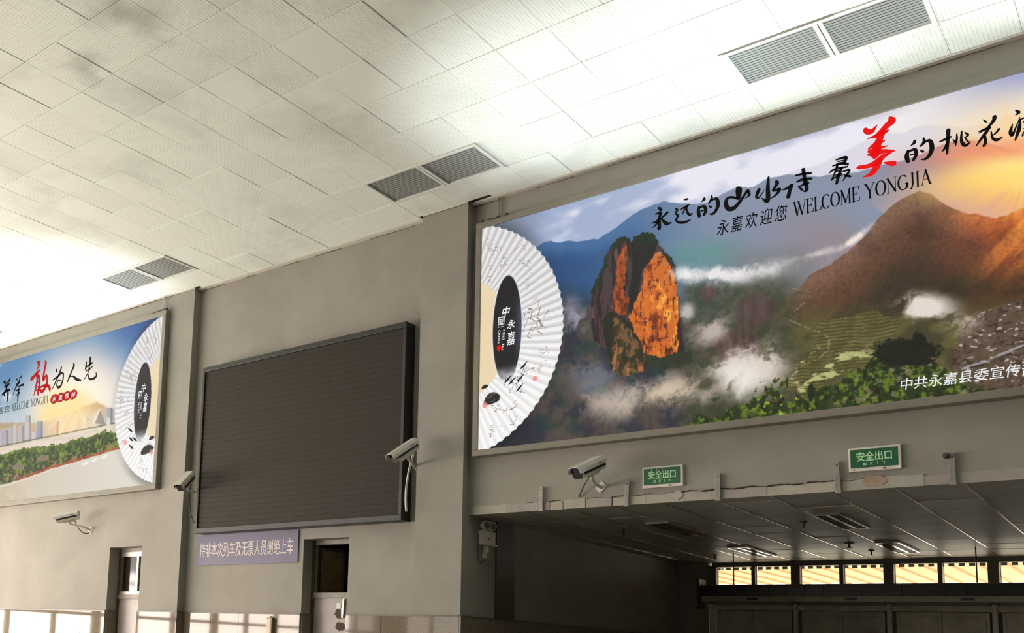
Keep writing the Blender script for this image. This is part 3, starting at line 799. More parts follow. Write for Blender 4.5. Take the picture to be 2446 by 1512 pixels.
# ------------------------------------------------------------------ things under the passage soffit
M_lampbody = mat('lamp_reflector', (170, 164, 154), .18, metal=.9, var=.05)
LLAB = ['recessed strip lamp in the soffit nearest the side wall with red glints', 'recessed strip lamp with sagging cover behind the clean exit sign', 'recessed strip lamp by the far windows on the side wall half', 'recessed strip lamp by the far windows over the long hanging board']
for (lx, ly), lab in zip(LAMPS, LLAB):
    f = empty('passage_lamp', (lx, ly, ZS)); tag(f, lab, 'lamp', 'unlit strip lamps in the passage soffit')
    w, d = .13, .61
    box(lx - w, lx + w, ly - d, ly + d, ZS + .0, ZS + .004).build('lamp_tray', M_vback, f)
    for a, b in ((lx - w, lx - w + .02), (lx + w - .02, lx + w)):
        box(a, b, ly - d, ly + d, ZS - .022, ZS).build('lamp_rail', M_lampbody, f)
    for yy in (ly - d, ly + d - .02): box(lx - w + .02, lx + w - .02, yy, yy + .02, ZS - .022, ZS).build('lamp_rail', M_lampbody, f)
    box(lx - .016, lx + .016, ly - d + .02, ly + d - .02, ZS - .02, ZS - .002).build('lamp_spine', M_lampbody, f)
    me = None
    for k in range(13):
        yy = ly - d + .05 + (2 * d - .1) * k / 12
        for s in (-1, 1):
            if me is None:
                o = MB().box(-.045, .045, -.003, .003, -.018, 0).build('lamp_fin', M_lampbody, f, local=True); me = o.data
            else: o = link('lamp_fin', me, None, f)
            o.location = (s * .062, yy - ly, 0)
    if lab.endswith('red glints'):
        box(lx + .02, lx + .1, ly + .38, ly + .50, ZS - .024, ZS - .019).build('red_glint', mat('red_glint', (190, 40, 34), .4, var=.1), f)  # red glints imitated by a small coloured plate
for (px, py, lab) in ((-5.01, 11.51, 'dark sprinkler head in the soffit near the side wall'), (-5.03, 14.64, 'dark sprinkler head in the soffit near the first small window'),
        (-3.05, 11.56, 'dark sprinkler head beside the sagging strip lamp'), (-3.11, 13.72, 'wide dark sprinkler head in the middle of the soffit'), (-3.07, 14.67, 'dark sprinkler head beside the far strip lamp over the board')):
    sp = empty('sprinkler', (px, py, ZS)); tag(sp, lab, 'sprinkler', 'sprinkler heads in the soffit')
    big = 1.6 if 'wide' in lab else 1.0
    MB().tube([(px, py, ZS + .005), (px, py, ZS - .01), (px, py, ZS - .012)], [.035 * big, .035 * big, .018 * big], 12).build('escutcheon', M_dark, sp)
    MB().tube([(px, py, ZS - .01), (px, py, ZS - .06)], .009 * big, 8).build('sprinkler_stem', M_dark, sp)
    MB().tube([(px, py, ZS - .058), (px, py, ZS - .064)], .022 * big, 10).build('deflector', M_dark, sp)

# long hanging board in front of the doors
hb = empty('hanging_board', (-2.2, 14.5, 2.48)); tag(hb, 'long dark panelled board hanging across the passage before the doors', 'display board')
M_cell = mat('board_cell', (30, 31, 34), .3, var=.2, scale=5)
M_bfr = mat('board_frame', (92, 88, 80), .45, metal=.3, var=.1)
box(-5.17, 2.2, 14.5, 14.62, 2.56, 2.705).build('board_back', M_dfr, hb)
me = None; c = 0
x = -5.17
while x < 2.1:
    for z in (2.565, 2.627):
        hz = .058 if z < 2.6 else .074
        o = MB().box(x + .005, x + .219, 14.492, 14.5, z, z + hz).build('board_cell', M_cell, hb)
    x += .2235
box(-5.17, 2.2, 14.47, 14.64, 2.705, 2.715).build('board_cap', M_bfr, hb)
box(-5.17, 2.2, 14.47, 14.62, 2.487, 2.56).build('board_tray', mat('board_tray', (150, 144, 132), .5, var=.12, scale=3), hb, bevel=.006)
box(-5.205, -5.17, 14.40, 14.66, 2.38, 2.80).build('end_plate', M_dark, hb)
for k, xx in enumerate((-4.55, -3.35, -2.1, -.9)):
    box(xx, xx + .14, 14.464, 14.471, 2.505, 2.54).build('maker_plate', M_dark, hb)
for xx in (-4.75, -1.94, 0.4):
    MB().tube([(xx, 14.56, 2.70), (xx, 14.56, ZS + .002)], .008, 6).build('hanger_rod', M_dark, hb)

# small brown box on the dado by the right-hand door
cb = empty('call_box', (-9.01, YB - .022, 1.72)); tag(cb, 'small brown box fixed to the granite beneath the blue notice', 'box')
box(-9.06, -8.965, YB - .075, YB - .022, 1.60, 1.955).build('box_body', mat('box_brown', (150, 118, 78), .4, var=.15), cb, bevel=.004)
box(-9.055, -8.99, YB - .079, YB - .074, 1.62, 1.93).build('box_cover', mat('box_cover', (196, 178, 150), .35, var=.1), cb)
MB().tube([(-9.01, YB - .05, 1.95), (-9.01, YB - .045, 1.975)], .012, 8).build('box_top', M_cap, cb)
# ================================================================== PRINTED PICTURES (flat backlit prints)
_rs = np.random.RandomState(11)
_TAB = _rs.rand(256, 256)
def vnoise(x, y, s=0):
    x = np.asarray(x, float) + 37.7 * s; y = np.asarray(y, float) + 91.3 * s
    xi = np.floor(x).astype(int); yi = np.floor(y).astype(int); fx = x - xi; fy = y - yi
    fx = fx * fx * (3 - 2 * fx); fy = fy * fy * (3 - 2 * fy)
    a = _TAB[xi & 255, yi & 255]; b = _TAB[(xi + 1) & 255, yi & 255]; c = _TAB[xi & 255, (yi + 1) & 255]; d = _TAB[(xi + 1) & 255, (yi + 1) & 255]
    return (a * (1 - fx) + b * fx) * (1 - fy) + (c * (1 - fx) + d * fx) * fy
def fbm(x, y, s=0, o=5, g=.5):
    t = 0; a = 1; n = 0
    for k in range(o):
        t = t + a * vnoise(x * 2 ** k, y * 2 ** k, s + k); n += a; a *= g
    return t / n
def sstep(a, b, x):
    t = np.clip((x - a) / (b - a), 0, 1); return t * t * (3 - 2 * t)
def inpoly(px, py, poly):
    P = np.array(poly, float); ins = np.zeros(px.shape, bool)
    x0, y0 = P[:, 0].min() - 2, P[:, 1].min() - 2; x1, y1 = P[:, 0].max() + 2, P[:, 1].max() + 2
    idx = np.nonzero((px > x0) & (px < x1) & (py > y0) & (py < y1))[0]
    if not len(idx): return ins
    X, Y = px[idx], py[idx]; r = np.zeros(X.shape, bool)
    for (ax, ay), (bx, by) in zip(P, np.roll(P, -1, 0)):
        if ay == by: continue
        c = ((ay > Y) != (by > Y)) & (X < (bx - ax) * (Y - ay) / (by - ay) + ax); r ^= c
    ins[idx] = r
    return ins
class Picture:
    """vertex-coloured print on the plane y; painted in the photograph's tracing frame (px, py)"""
    def __init__(s, xs, zs, y):
        s.nx, s.nz = len(xs), len(zs); X, Z = np.meshgrid(xs, zs)
        s.X, s.Z, s.y = X.ravel(), Z.ravel(), y
        q = proj(np.stack([s.X, np.full_like(s.X, y), s.Z], -1)); s.px, s.py = q[:, 0], q[:, 1]
        s.C = np.zeros((s.X.size, 3))
    def lay(s, c, m):
        c = np.asarray(c, float); m = np.asarray(m, float)[:, None]
        s.C = s.C * (1 - m) + c * m
    def scale(s, f, m):
        s.C = s.C * (1 - m[:, None] * (1 - np.asarray(f))[..., None] if np.ndim(f) else 1 - m[:, None] * (1 - f))
    def board(s, x, y):
        p = onY(x, y, s.y); return p[0], p[2]
    def build(s, name, parent, gain=1.0):
        me = bpy.data.meshes.new(name); nv = s.X.size; nx, nz = s.nx, s.nz
        off = parent.location
        V = np.stack([s.X - off.x, np.full(nv, s.y - off.y), s.Z - off.z], -1)
        i = np.arange(nx - 1)[None, :] + np.arange(nz - 1)[:, None] * nx; i = i.ravel()
        F = np.stack([i, i + 1, i + nx + 1, i + nx], -1).astype(np.int32)
        me.vertices.add(nv); me.vertices.foreach_set('co', V.ravel())
        me.loops.add(F.size); me.loops.foreach_set('vertex_index', F.ravel())
        me.polygons.add(len(F)); me.polygons.foreach_set('loop_start', np.arange(0, F.size, 4, dtype=np.int32))
        me.update(calc_edges=True)
        at = me.color_attributes.new('print', 'FLOAT_COLOR', 'POINT')
        col = np.concatenate([srgb(np.clip(s.C, 0, 255)), np.ones((nv, 1))], 1)
        at.data.foreach_set('color', col.astype(np.float32).ravel())
        return link(name, me, print_mat(gain), parent)
def print_mat(gain):
    m = bpy.data.materials.new('backlit_print'); m.use_nodes = True; nt = m.node_tree; b = nt.nodes['Principled BSDF']
    a = nt.nodes.new('ShaderNodeAttribute'); a.attribute_name = 'print'
    b.inputs['Base Color'].default_value = (.02, .02, .02, 1); b.inputs['Roughness'].default_value = .6; b.inputs['Specular IOR Level'].default_value = .1
    nt.links.new(a.outputs['Color'], b.inputs['Emission Color']); b.inputs['Emission Strength'].default_value = gain
    return m
def ink(name, c):
    return mat(name, c, .6, spec=.1, emit=c, strength=1.0 if max(c) > 60 else .0)
K_black = mat('print_black', (6, 6, 8), .6, spec=.1, var=.1); K_red = mat('print_red', (20, 2, 2), .6, spec=.1, emit=(230, 16, 18), var=.1)
K_red2 = mat('print_dark_red', (20, 2, 2), .6, spec=.1, emit=(184, 22, 26), var=.1); K_white = mat('print_white', (20, 20, 20), .6, spec=.1, emit=(238, 238, 240), var=.1)

def circle_fit(pts):
    P = np.array(pts); A = np.c_[2 * P, np.ones(len(P))]; b = (P ** 2).sum(1)
    s = np.linalg.lstsq(A, b, rcond=None)[0]; return s[0], s[1], math.sqrt(s[2] + s[0] ** 2 + s[1] ** 2)

def scribble(mb, x, z, h, y, seed, rot=0.0, n=3):
    """a faint hand-written character, strokes only"""
    r = random.Random(seed)
    for k in range(n):
        p = [(r.uniform(-.5, .5) * h, r.uniform(-.5, .5) * h)]
        for j in range(r.choice((2, 3))): p.append((p[-1][0] + r.uniform(-.5, .5) * h, p[-1][1] - r.uniform(-.1, .5) * h))
        c, s_ = math.cos(rot), math.sin(rot)
        ribbon(mb, [(x + c*a - s_*b, z + s_*a + c*b, h * r.uniform(.03, .075)) for a, b in p], y, 4)

def paint_fan(pic, cx, cz, R, flip, stone, halo=True):
    """pleated white paper fan with a beige root, an ink-black stone and two pebbles; flip = -1 mirrors it"""
    dx = (pic.X - cx) * flip; dz = pic.Z - cz; r = np.hypot(dx, dz); th = np.arctan2(dz, dx)
    NP = 46; ph = (th / math.pi * NP) % 1.0
    edge = R * (1 - .012 * np.abs(ph - .5) * 2)
    # soft dark bluish surround cast on the picture
    if halo: pic.scale(.62, sstep(R * 1.12, R * .98, r) * (r > edge) * (.25 + .75 * sstep(.5, 1.2, np.abs(th))))
    m = sstep(edge + .004, edge - .004, r)
    tone = np.where(ph < .5, 1 - sstep(.0, .5, ph) * .04, .80 + .1 * sstep(.5, 1, ph))
    shade = np.clip(.93 + .07 * sstep(.7, -.7, dz / R), 0, 1)
    white = np.stack([252 * tone * shade, 250 * tone * shade, 249 * tone * shade], -1)
    white += (np.array([250, 249, 248]) - white) * (.55 * sstep(.2, -.8, dz / R))[:, None]
    pic.lay(white, m)
    # beige root
    r0 = R * .54; g = .5 + .5 * np.sin(th * 190) * np.sin(r * 260)
    bei = np.stack([222 + 20 * g, 202 + 22 * g, 158 + 34 * g], -1)
    pic.lay(bei, m * sstep(r0 + .006, r0 - .006, r))
    # stone
    sx, sz, ra, rb = stone
    e = np.hypot((pic.X - sx) / ra, (pic.Z - sz) / rb)
    lum = 14 + 50 * sstep(.3, 1, (pic.X - sx) * flip / ra) * sstep(.9, .2, np.abs(pic.Z - sz) / rb)
    st = np.stack([lum, lum * 1.02, lum * 1.25 + 6], -1)
    fade = sstep(-1.0, -.55, (pic.Z - sz) / rb)
    ms = sstep(1.02, .97, e) * np.clip(.12 + 1.0 * fade + .5 * (fbm(pic.X * 14, pic.Z * 40, 4) - .5) * (1 - fade), 0, 1)
    pic.lay(np.array([236, 236, 238]), sstep(1.12, 1.0, e) * .6 * m); pic.lay(st, np.clip(ms, 0, 1))
    return r, th

def pebble(pic, x, z, a, b, ang=0.2):
    c, s = math.cos(ang), math.sin(ang); dx, dz = pic.X - x, pic.Z - z
    u, v = (dx * c + dz * s) / a, (-dx * s + dz * c) / b; e = np.hypot(u, v) * (1 + .08 * np.sin(3 * np.arctan2(v, u)))
    l = 20 + 34 * sstep(.1, 1, v); pic.lay(np.stack([l, l * 1.06, l * 1.06], -1), sstep(1.04, .92, e))

def serif(mb, text, x0, x1, z0, z1, y):
    """roman capitals with thick and thin strokes"""
    G = {'W': (1.30, [((.05, 1), (.36, 0), 1), ((.36, 0), (.63, .85), .4), ((.5, 1), (.90, 0), 1), ((.90, 0), (1.24, 1), .4)], [(.05, 1, .3), (.5, 1, .24), (1.24, 1, .26)]),
         'E': (.86, [((.2, 0), (.2, 1), 1), ((.2, .97), (.74, .97), .45), ((.2, .52), (.58, .52), .4), ((.2, .03), (.78, .03), .45), ((.74, .97), (.76, .8), .5), ((.78, .03), (.82, .22), .5), ((.58, .42), (.58, .62), .45)], [(.2, 0, .26), (.2, 1, .26)]),
         'L': (.82, [((.2, 0), (.2, 1), 1), ((.2, .03), (.74, .03), .45), ((.74, .03), (.78, .26), .5)], [(.2, 0, .26), (.2, 1, .3)]),
         'C': (.95, [('arc', .5, .5, .40, .49, 45, 315)], []), 'O': (1.0, [('arc', .5, .5, .42, .49, 0, 360)], []),
         'G': (1.02, [('arc', .5, .5, .42, .49, 45, 345), ((.84, .42), (.84, .1), 1)], [(.82, .42, .3)]),
         'M': (1.2, [((.18, 0), (.18, 1), .4), ((.18, 1), (.6, .08), 1), ((.6, .08), (1.0, 1), .4), ((1.0, 1), (1.0, 0), 1)], [(.18, 0, .24), (1.0, 0, .28), (.14, 1, .16), (1.04, 1, .2)]),
         'Y': (1.0, [((.1, 1), (.48, .48), 1), ((.88, 1), (.48, .48), .4), ((.48, .48), (.48, 0), 1)], [(.1, 1, .28), (.88, 1, .24), (.48, 0, .3)]),
         'N': (1.05, [((.18, 0), (.18, 1), .4), ((.16, 1), (.86, .03), 1), ((.86, .03), (.86, 1), .4)], [(.18, 0, .24), (.12, 1, .18), (.86, 1, .24)]),
         'J': (.56, [((.34, 1), (.34, .22), 1), ((.34, .22), (.22, -.04), .8), ((.22, -.04), (.06, 0), .5)], [(.34, 1, .28)]),
         'I': (.46, [((.23, 0), (.23, 1), 1)], [(.23, 0, .28), (.23, 1, .28)]),
         'A': (1.0, [((.14, 0), (.48, 1), .4), ((.48, 1), (.84, 0), 1), ((.26, .36), (.7, .36), .38)], [(.14, 0, .26), (.84, 0, .3)]), ' ': (.45, [], [])}
    W = sum(G[c][0] for c in text); sx = (x1 - x0) / W; sz = z1 - z0; x = x0
    for ch in text:
        w, st, se = G[ch]
        for s in st:
            if s[0] == 'arc':
                _, ax, az, rx, rz, t0, t1 = s
                P = []
                for k in range(19):
                    t = math.radians(t0 + (t1 - t0) * k / 18)
                    P.append((x + sx * (ax + rx * math.cos(t)), z0 + sz * (az + rz * math.sin(t)), sz * (.04 + .075 * abs(math.cos(t)))))
                ribbon(mb, P, y, 2)
            else:
                (a, b), (c, d), t = s
                ribbon(mb, [(x + sx * a, z0 + sz * b, sz * .105 * t), (x + sx * c, z0 + sz * d, sz * .105 * t)], y, 2)
        for (a, b, l) in se:
            ribbon(mb, [(x + sx * (a - l / 2), z0 + sz * b, sz * .034), (x + sx * (a + l / 2), z0 + sz * b, sz * .034)], y, 2)
        x += sx * w

def words(parent, m, x0, x1, z0, z1, y):
    mb = MB(); serif(mb, 'WELCOME', x0, x0 + (x1 - x0) * .5, z0, z1, y); mb.build('welcome_word', m, parent)
    mb = MB(); serif(mb, 'YONGJIA', x0 + (x1 - x0) * .535, x1, z0, z1, y); mb.build('town_word', m, parent)

def strokes(mb, pic, org, sc, S, y, ws=1.0):
    """brush strokes traced in a zoomed crop (origin org, zoom sc) put on the board"""
    for st in S:
        P = []
        for (a, b, w) in st:
            px, py = org[0] + a / sc, org[1] + b / sc; X, Z = pic.board(px, py)
            X2, Z2 = pic.board(px + 1, py); X3, Z3 = pic.board(px, py + 1)
            k = .5 * (abs(X2 - X) + abs(Z3 - Z)); P.append((X, Z, w / sc * k * ws))
        ribbon(mb, P, y)

def brush_chars(pic, org, sc, S, counts, y, m, parent, ws=1.42):
    i = 0
    for c in counts:
        mb = MB(); strokes(mb, pic, org, sc, S[i:i + c], y, ws); i += c
        mb.build('brush_character', m, parent)
def text_chars(pic_parent, m, text, x0, x1, z0, z1, y, offset, shear, name):
    n = len(text); p = (x1 - x0) / n
    for k, ch in enumerate(text):
        mb = MB(); put_text(mb, ch, x0 + p * (k + .06), x0 + p * (k + .94), z0, z1, y, offset, shear); mb.build(name, m, pic_parent)

# ------------------------------------------------------------------ the large picture
bx0, bx1 = BIG['x0'] + BIG['fw'] - .012, BIG['x1'] - BIG['fw'] + .012
bz0, bz1 = BIG['z0'] + BIG['fw'] - .01, BIG['z1'] - BIG['fw'] + .01
YP = BIG['yf'] + .022
xs = np.concatenate([np.linspace(bx0, -.62, 800, endpoint=False), np.linspace(-.62, bx1, 60)])
P = Picture(xs, np.linspace(bz0, bz1, 410), YP)
px, py, u, v = P.px, P.py, P.X - bx0, P.Z - bz0
n1 = fbm(u * 1.3, v * 3.2, 1); n2 = fbm(u * 5, v * 5, 2); n3 = fbm(u * 22, v * 22, 3, 4); nv_ = fbm(u * 26, v * 3.4, 5, 5); nf = fbm(u * 60, v * 60, 6, 3)
topy = np.interp(px, [1147, 2446], [550, 172])
# sky
t = np.clip((px - 1250) / 1200, 0, 1)
sky = np.array([150, 168, 202]) * (1 - t)[:, None] + np.array([222, 214, 224]) * t[:, None]
P.lay(sky, np.ones_like(px))
P.lay([234, 232, 242], sstep(.40, .62, n1 + .12 * sstep(1400, 1650, px)) * sstep(1230, 1420, px) * .95)
P.lay([96, 112, 196], sstep(2150, 2446, px) * sstep(110, 0, py - topy) * .95 * sstep(.25, .6, n1 + .15))
P.lay([120, 130, 150], sstep(1330, 1230, px) * .7)
P.lay([246, 232, 208], sstep(300, 60, np.hypot((px - 2420) * .7, (py - 330))) * .6)
def ridge(pts, amp=4, freq=14, seed=0):
    a = np.array(pts, float); return np.interp(px, a[:, 0], a[:, 1]) + amp * (fbm(u * freq, v * 0 + seed, seed, 4) - .5) * 2
def hill(pts, col, soft=2.0, amp=4, freq=14, seed=0, alpha=1.0):
    y_ = ridge(pts, amp, freq, seed); m = sstep(-soft, soft, py - y_) * alpha; P.lay(col, m); return py - y_
W = (px - 1250)[:, None] / 1200
hill([(1500, 900), (1850, 436), (1900, 405), (1960, 392), (2020, 360), (2060, 340), (2110, 318), (2155, 318), (2190, 302), (2230, 298), (2300, 306), (2370, 290), (2446, 262), (3000, 200)],
     np.clip(np.array([206, 200, 214]) + (np.array([238, 216, 206]) - np.array([206, 200, 214])) * sstep(2200, 2446, px)[:, None], 0, 255), 4, 2, 8, 11, .55)
d = hill([(1500, 900), (1700, 560), (1760, 470), (1870, 425), (1950, 422), (2050, 411), (2110, 392), (2150, 386), (2200, 370), (2240, 350), (2280, 337), (2340, 336), (2380, 349), (2446, 362), (3000, 400)],
     np.array([132, 138, 160]) + (np.array([206, 140, 138]) - np.array([132, 138, 160])) * sstep(2050, 2400, px)[:, None], 2, 3, 12, 12)
P.lay([222, 178, 160], sstep(40, 150, d) * .55 * sstep(1900, 2200, px))
d = hill([(1150, 640), (1280, 592), (1300, 580), (1315, 576), (1335, 580), (1352, 574), (1375, 577), (1400, 573), (1430, 571), (1470, 545), (1500, 520), (1530, 503), (1560, 490), (1585, 482), (1620, 485), (1680, 487), (1715, 470), (1740, 455), (1760, 448), (1800, 447), (1830, 428), (1870, 418), (1920, 417), (1960, 424), (2010, 440), (2100, 500), (2200, 600), (3000, 900)],
     np.array([62, 104, 152]) + (np.array([132, 142, 164]) - np.array([62, 104, 152])) * sstep(1380, 1780, px)[:, None], 1.6, 3, 16, 13)
P.lay([64, 108, 118], sstep(40, 190, d) * .75 * sstep(1900, 1500, px) * sstep(.3, .65, n2 + .1))
P.lay([30, 70, 120], sstep(1600, 1330, px) * sstep(5, 50, d) * .85)
P.lay([96, 146, 140], sstep(60, 0, np.abs(py - 610 + (px - 1650) * .12)) * sstep(1560, 1640, px) * sstep(1800, 1700, px) * .7)
P.lay([146, 130, 134], sstep(1750, 2000, px) * sstep(30, 140, d) * .75)
P.lay([112, 116, 112], sstep(1700, 1800, px) * sstep(1990, 1890, px) * sstep(560, 640, py) * .7)
# big brown mountain
d = hill([(1500, 1000), (1700, 800), (1800, 745), (1900, 700), (1935, 655), (1985, 632), (2040, 590), (2075, 552), (2100, 520), (2130, 492), (2160, 471), (2195, 458), (2222, 464), (2258, 489), (2300, 507), (2340, 512), (2380, 524), (2410, 512), (2446, 496), (3000, 430)],
     np.array([126, 92, 74]) + (np.array([206, 84, 30]) - np.array([126, 92, 74])) * sstep(2180, 2450, px)[:, None], 1.6, 5, 20, 14)
mt = d > 0
P.lay([92, 58, 40], sstep(10, 90, d) * .85 * (1 - .5 * sstep(2250, 2446, px))); P.lay([52, 42, 28], sstep(80, 200, d) * .92)
P.lay([104, 56, 34], mt * sstep(2100, 2400, px) * sstep(10, 90, d) * .5 * sstep(.35, .6, fbm(u * 3, v * 9, 8)))
P.lay([250, 150, 60], mt * sstep(.52, .72, fbm((u - v * .9) * 5, v * 1.2, 9)) * sstep(2250, 2446, px) * sstep(220, 20, d) * .8)
P.scale(.86, mt * sstep(.45, .7, nf)); P.scale(.85, mt * sstep(.5, .7, n2))
# sun glow with rays
gx, gy = px - 2455, py - 405
gr = np.hypot(gx, gy * 1.3); ang = np.arctan2(gy, -gx)
P.lay([255, 196, 96], np.clip(sstep(300, 20, gr) * .75 * sstep(600, 470, py) * (.65 + .7 * vnoise(ang * 12, 0 * ang, 3)), 0, 1))
P.lay([255, 246, 170], sstep(170, 0, np.hypot(gx * .75, gy * 2.4)) * .95)
P.lay([255, 214, 110], np.clip(sstep(70, 0, np.abs(gy + gx * .12 - 12)) * sstep(420, 60, gr) * .8, 0, 1))
P.lay([238, 120, 90], np.clip(sstep(46, 0, np.abs(gy + gx * .10 + 55)) * sstep(430, 60, gr) * .5, 0, 1))
# lower landscape
low = sstep(690, 800, py - (px - 2000) * -.02)
green = np.array([66, 62, 40]) + (np.array([96, 92, 48]) - np.array([66, 62, 40])) * sstep(.4, .62, n2)[:, None]
P.lay(green, low * sstep(1700, 1850, px) * .9)
dk = sstep(1760, 1600, px) * sstep(690, 800, py + (1640 - px) * .1)
P.lay(np.array([40, 44, 54]) + (np.array([74, 66, 60]) - np.array([40, 44, 54])) * sstep(.45, .6, n2)[:, None], dk)
P.lay([60, 44, 62], dk * sstep(.55, .75, nv_) * .6); P.lay([24, 54, 50], dk * sstep(.55, .7, fbm(u * 7, v * 7, 21)) * .6)
P.lay([20, 24, 46], sstep(1330, 1230, px) * sstep(960, 1040, py) * .8)
# forested slopes right of the rock
sl = sstep(640, 700, py) * sstep(1600, 1660, px) * sstep(1960, 1850, px)
P.lay(np.array([74, 70, 56]) + (np.array([52, 60, 40]) - np.array([74, 70, 56])) * sstep(.4, .6, n3)[:, None], sl * .85)
for (cx, cy, w, h) in ((1800, 745, 48, 42), (1690, 700, 22, 24), (1760, 830, 60, 40)):
    e = np.hypot((px - cx) / w, (py - cy) / h) + .5 * (n2 - .5); P.lay(np.array([78, 58, 56]) + 60 * (nv_ - .5)[:, None], sstep(1.1, .7, e) * .85)
# terraced fields and river
te = inpoly(px + 26 * (n3 - .5), py + 16 * (n2 - .5) + 10 * (nf - .5), [(1880, 930), (1905, 870), (1960, 830), (1930, 800), (1960, 770), (2090, 740), (2150, 770), (2130, 830), (2080, 870), (2010, 890), (1960, 930), (1930, 960)])
tl = np.sin((py + .10 * (px - 2000) + 14 * n2) * .75) ; P.lay(np.array([98, 92, 48]) + 26 * (n3 - .5)[:, None] * 2, te * .85); P.lay([60, 56, 30], te * sstep(.15, .8, tl) * .8 * (.5 + n2))
P.lay([188, 190, 128], te * sstep(.58, .66, fbm(u * 9, v * 26, 31)) * sstep(810, 850, py) * .9)
def line(pts, w, col, a=1.0):
    pts = np.array(pts, float); best = np.full(px.shape, 1e9)
    for (ax, ay), (bx, by) in zip(pts[:-1], pts[1:]):
        tt = np.clip(((px - ax) * (bx - ax) + (py - ay) * (by - ay)) / ((bx - ax) ** 2 + (by - ay) ** 2), 0, 1)
        best = np.minimum(best, np.hypot(px - ax - tt * (bx - ax) + 12 * (n3 - .5), py - ay - tt * (by - ay) + 8 * (n2 - .5)))
    P.lay(col, sstep(w * .5 + 1, w * .5 - 1, best) * a)
line([(1895, 688), (1925, 692), (1937, 706), (1920, 722), (1900, 740), (1880, 762), (1930, 785), (1965, 795), (1985, 812), (1978, 835), (1955, 855), (1925, 870), (1900, 885)], 3.2, [160, 138, 106], .7)
line([(2300, 812), (2290, 860), (2270, 880)], 4, [190, 160, 120], .8)
# village on the right
vi = inpoly(px, py, [(2290, 800), (2330, 745), (2446, 715), (2900, 640), (2900, 940), (2446, 925), (2360, 935), (2270, 880)])
P.lay(np.array([92, 74, 62]) + 40 * (n3 - .5)[:, None], vi * .85); P.lay([190, 184, 186], vi * sstep(.69, .75, fbm(u * 30, v * 60, 33, 3)) * .85); P.lay([50, 36, 30], vi * sstep(.60, .68, fbm(u * 28, v * 50, 35, 3)) * .7)
line([(2300, 880), (2350, 865), (2400, 845), (2470, 815)], 6, [206, 204, 222], .6)
# rock pillar
def Z3(L): return [(1380 + a / 3.98, 540 + b / 3.98) for a, b in L]
jx, jy = px + 5 * (n3 - .5) * 2, py + 5 * (nf - .5) * 2
rock = inpoly(jx, jy, Z3([(120, 800), (135, 620), (180, 520), (240, 380), (270, 270), (320, 190), (400, 110), (440, 95), (490, 120), (510, 150), (540, 110), (620, 60), (700, 70), (745, 110), (765, 160), (800, 200), (850, 270), (900, 310), (930, 370), (935, 470), (945, 600), (965, 750), (1000, 920), (1015, 1180), (950, 1210), (880, 1230), (800, 1260), (740, 1240), (640, 1215), (560, 1200), (400, 1200), (250, 1150), (150, 1080), (125, 950)]))
P.lay(np.array([70, 52, 54]) + (np.array([34, 26, 30]) - np.array([70, 52, 54])) * sstep(.42, .58, nv_)[:, None], rock)
P.lay([146, 104, 92], rock * sstep(.60, .72, nv_) * .6 * (py < 760))
lit = inpoly(jx + 6 * (nv_ - .5), jy, Z3([(640, 400), (700, 330), (740, 260), (800, 240), (880, 380), (928, 480), (935, 600), (958, 780), (955, 1200), (800, 1250), (640, 1210), (560, 1040), (500, 900), (490, 850), (560, 700), (600, 600)]))
litb = inpoly(jx, jy, Z3([(385, 300), (430, 200), (460, 170), (470, 300), (450, 450), (440, 600), (480, 700), (470, 830), (400, 840), (330, 780), (340, 650), (370, 480)]))
o1 = np.array([212, 106, 32]); o2 = np.array([120, 46, 18]); o3 = np.array([255, 176, 62])
cr = .5 * fbm(u * 46 + 4 * n3, v * 9 + 2 * n2, 41, 5, .6) + .5 * fbm(u * 15 + n3, v * 9, 42, 5, .6)
oc = o1 + (o2 - o1) * sstep(.47, .36, cr)[:, None]; oc = oc + (o3 - oc) * (sstep(.55, .68, cr) * (.4 + .6 * sstep(1530, 1600, px)))[:, None]
P.lay(oc, lit * .96); P.lay(oc * np.array([.86, .74, .80]), litb * (.85 * sstep(.3, .5, nv_ + .08)))
P.lay([48, 20, 12], (lit | litb) * sstep(.36, .28, fbm(u * 60, v * 16, 44, 4)) * .85)
P.lay([150, 108, 104], lit * sstep(150, 80, py - 540) * sstep(.5, .62, cr) * .6)
cre = inpoly(jx, jy, Z3([(505, 160), (560, 130), (640, 140), (740, 170), (735, 260), (680, 340), (620, 380), (590, 520), (560, 660), (520, 830), (470, 800), (490, 600), (520, 420), (520, 250)]))
P.lay(np.array([22, 22, 22]) + 26 * (n3 - .4)[:, None], cre * .92)
veg = inpoly(jx + 3 * (nf - .5), jy, Z3([(500, 160), (540, 105), (620, 55), (700, 65), (750, 110), (765, 170), (700, 200), (640, 150), (560, 180)])) | inpoly(jx, jy, Z3([(300, 240), (320, 185), (400, 105), (440, 92), (485, 125), (440, 140), (400, 180), (350, 230)])) | inpoly(jx, jy, Z3([(820, 230), (900, 300), (935, 370), (900, 370), (850, 330)])) | inpoly(jx, jy, Z3([(120, 640), (180, 510), (250, 360), (290, 260), (280, 380), (220, 520), (160, 660)]))
P.lay(np.array([18, 34, 22]) + np.array([26, 40, 22]) * (n3 - .35)[:, None], veg * .95)
sm = inpoly(jx, jy, Z3([(230, 920), (260, 850), (300, 815), (350, 820), (430, 870), (520, 970), (580, 1060), (620, 1200), (670, 1350), (560, 1400), (400, 1430), (330, 1380), (310, 1100), (250, 1050)]))
sc_ = np.array([112, 82, 52]) + (np.array([52, 44, 22]) - np.array([112, 82, 52])) * sstep(.42, .58, fbm(u * 24, v * 14, 51))[:, None]
P.lay(sc_, sm); P.lay([196, 118, 62], sm * sstep(.58, .68, nv_) * .7); P.lay([30, 36, 14], sm * sstep(.56, .66, fbm(u * 18, v * 18, 53)) * .7)
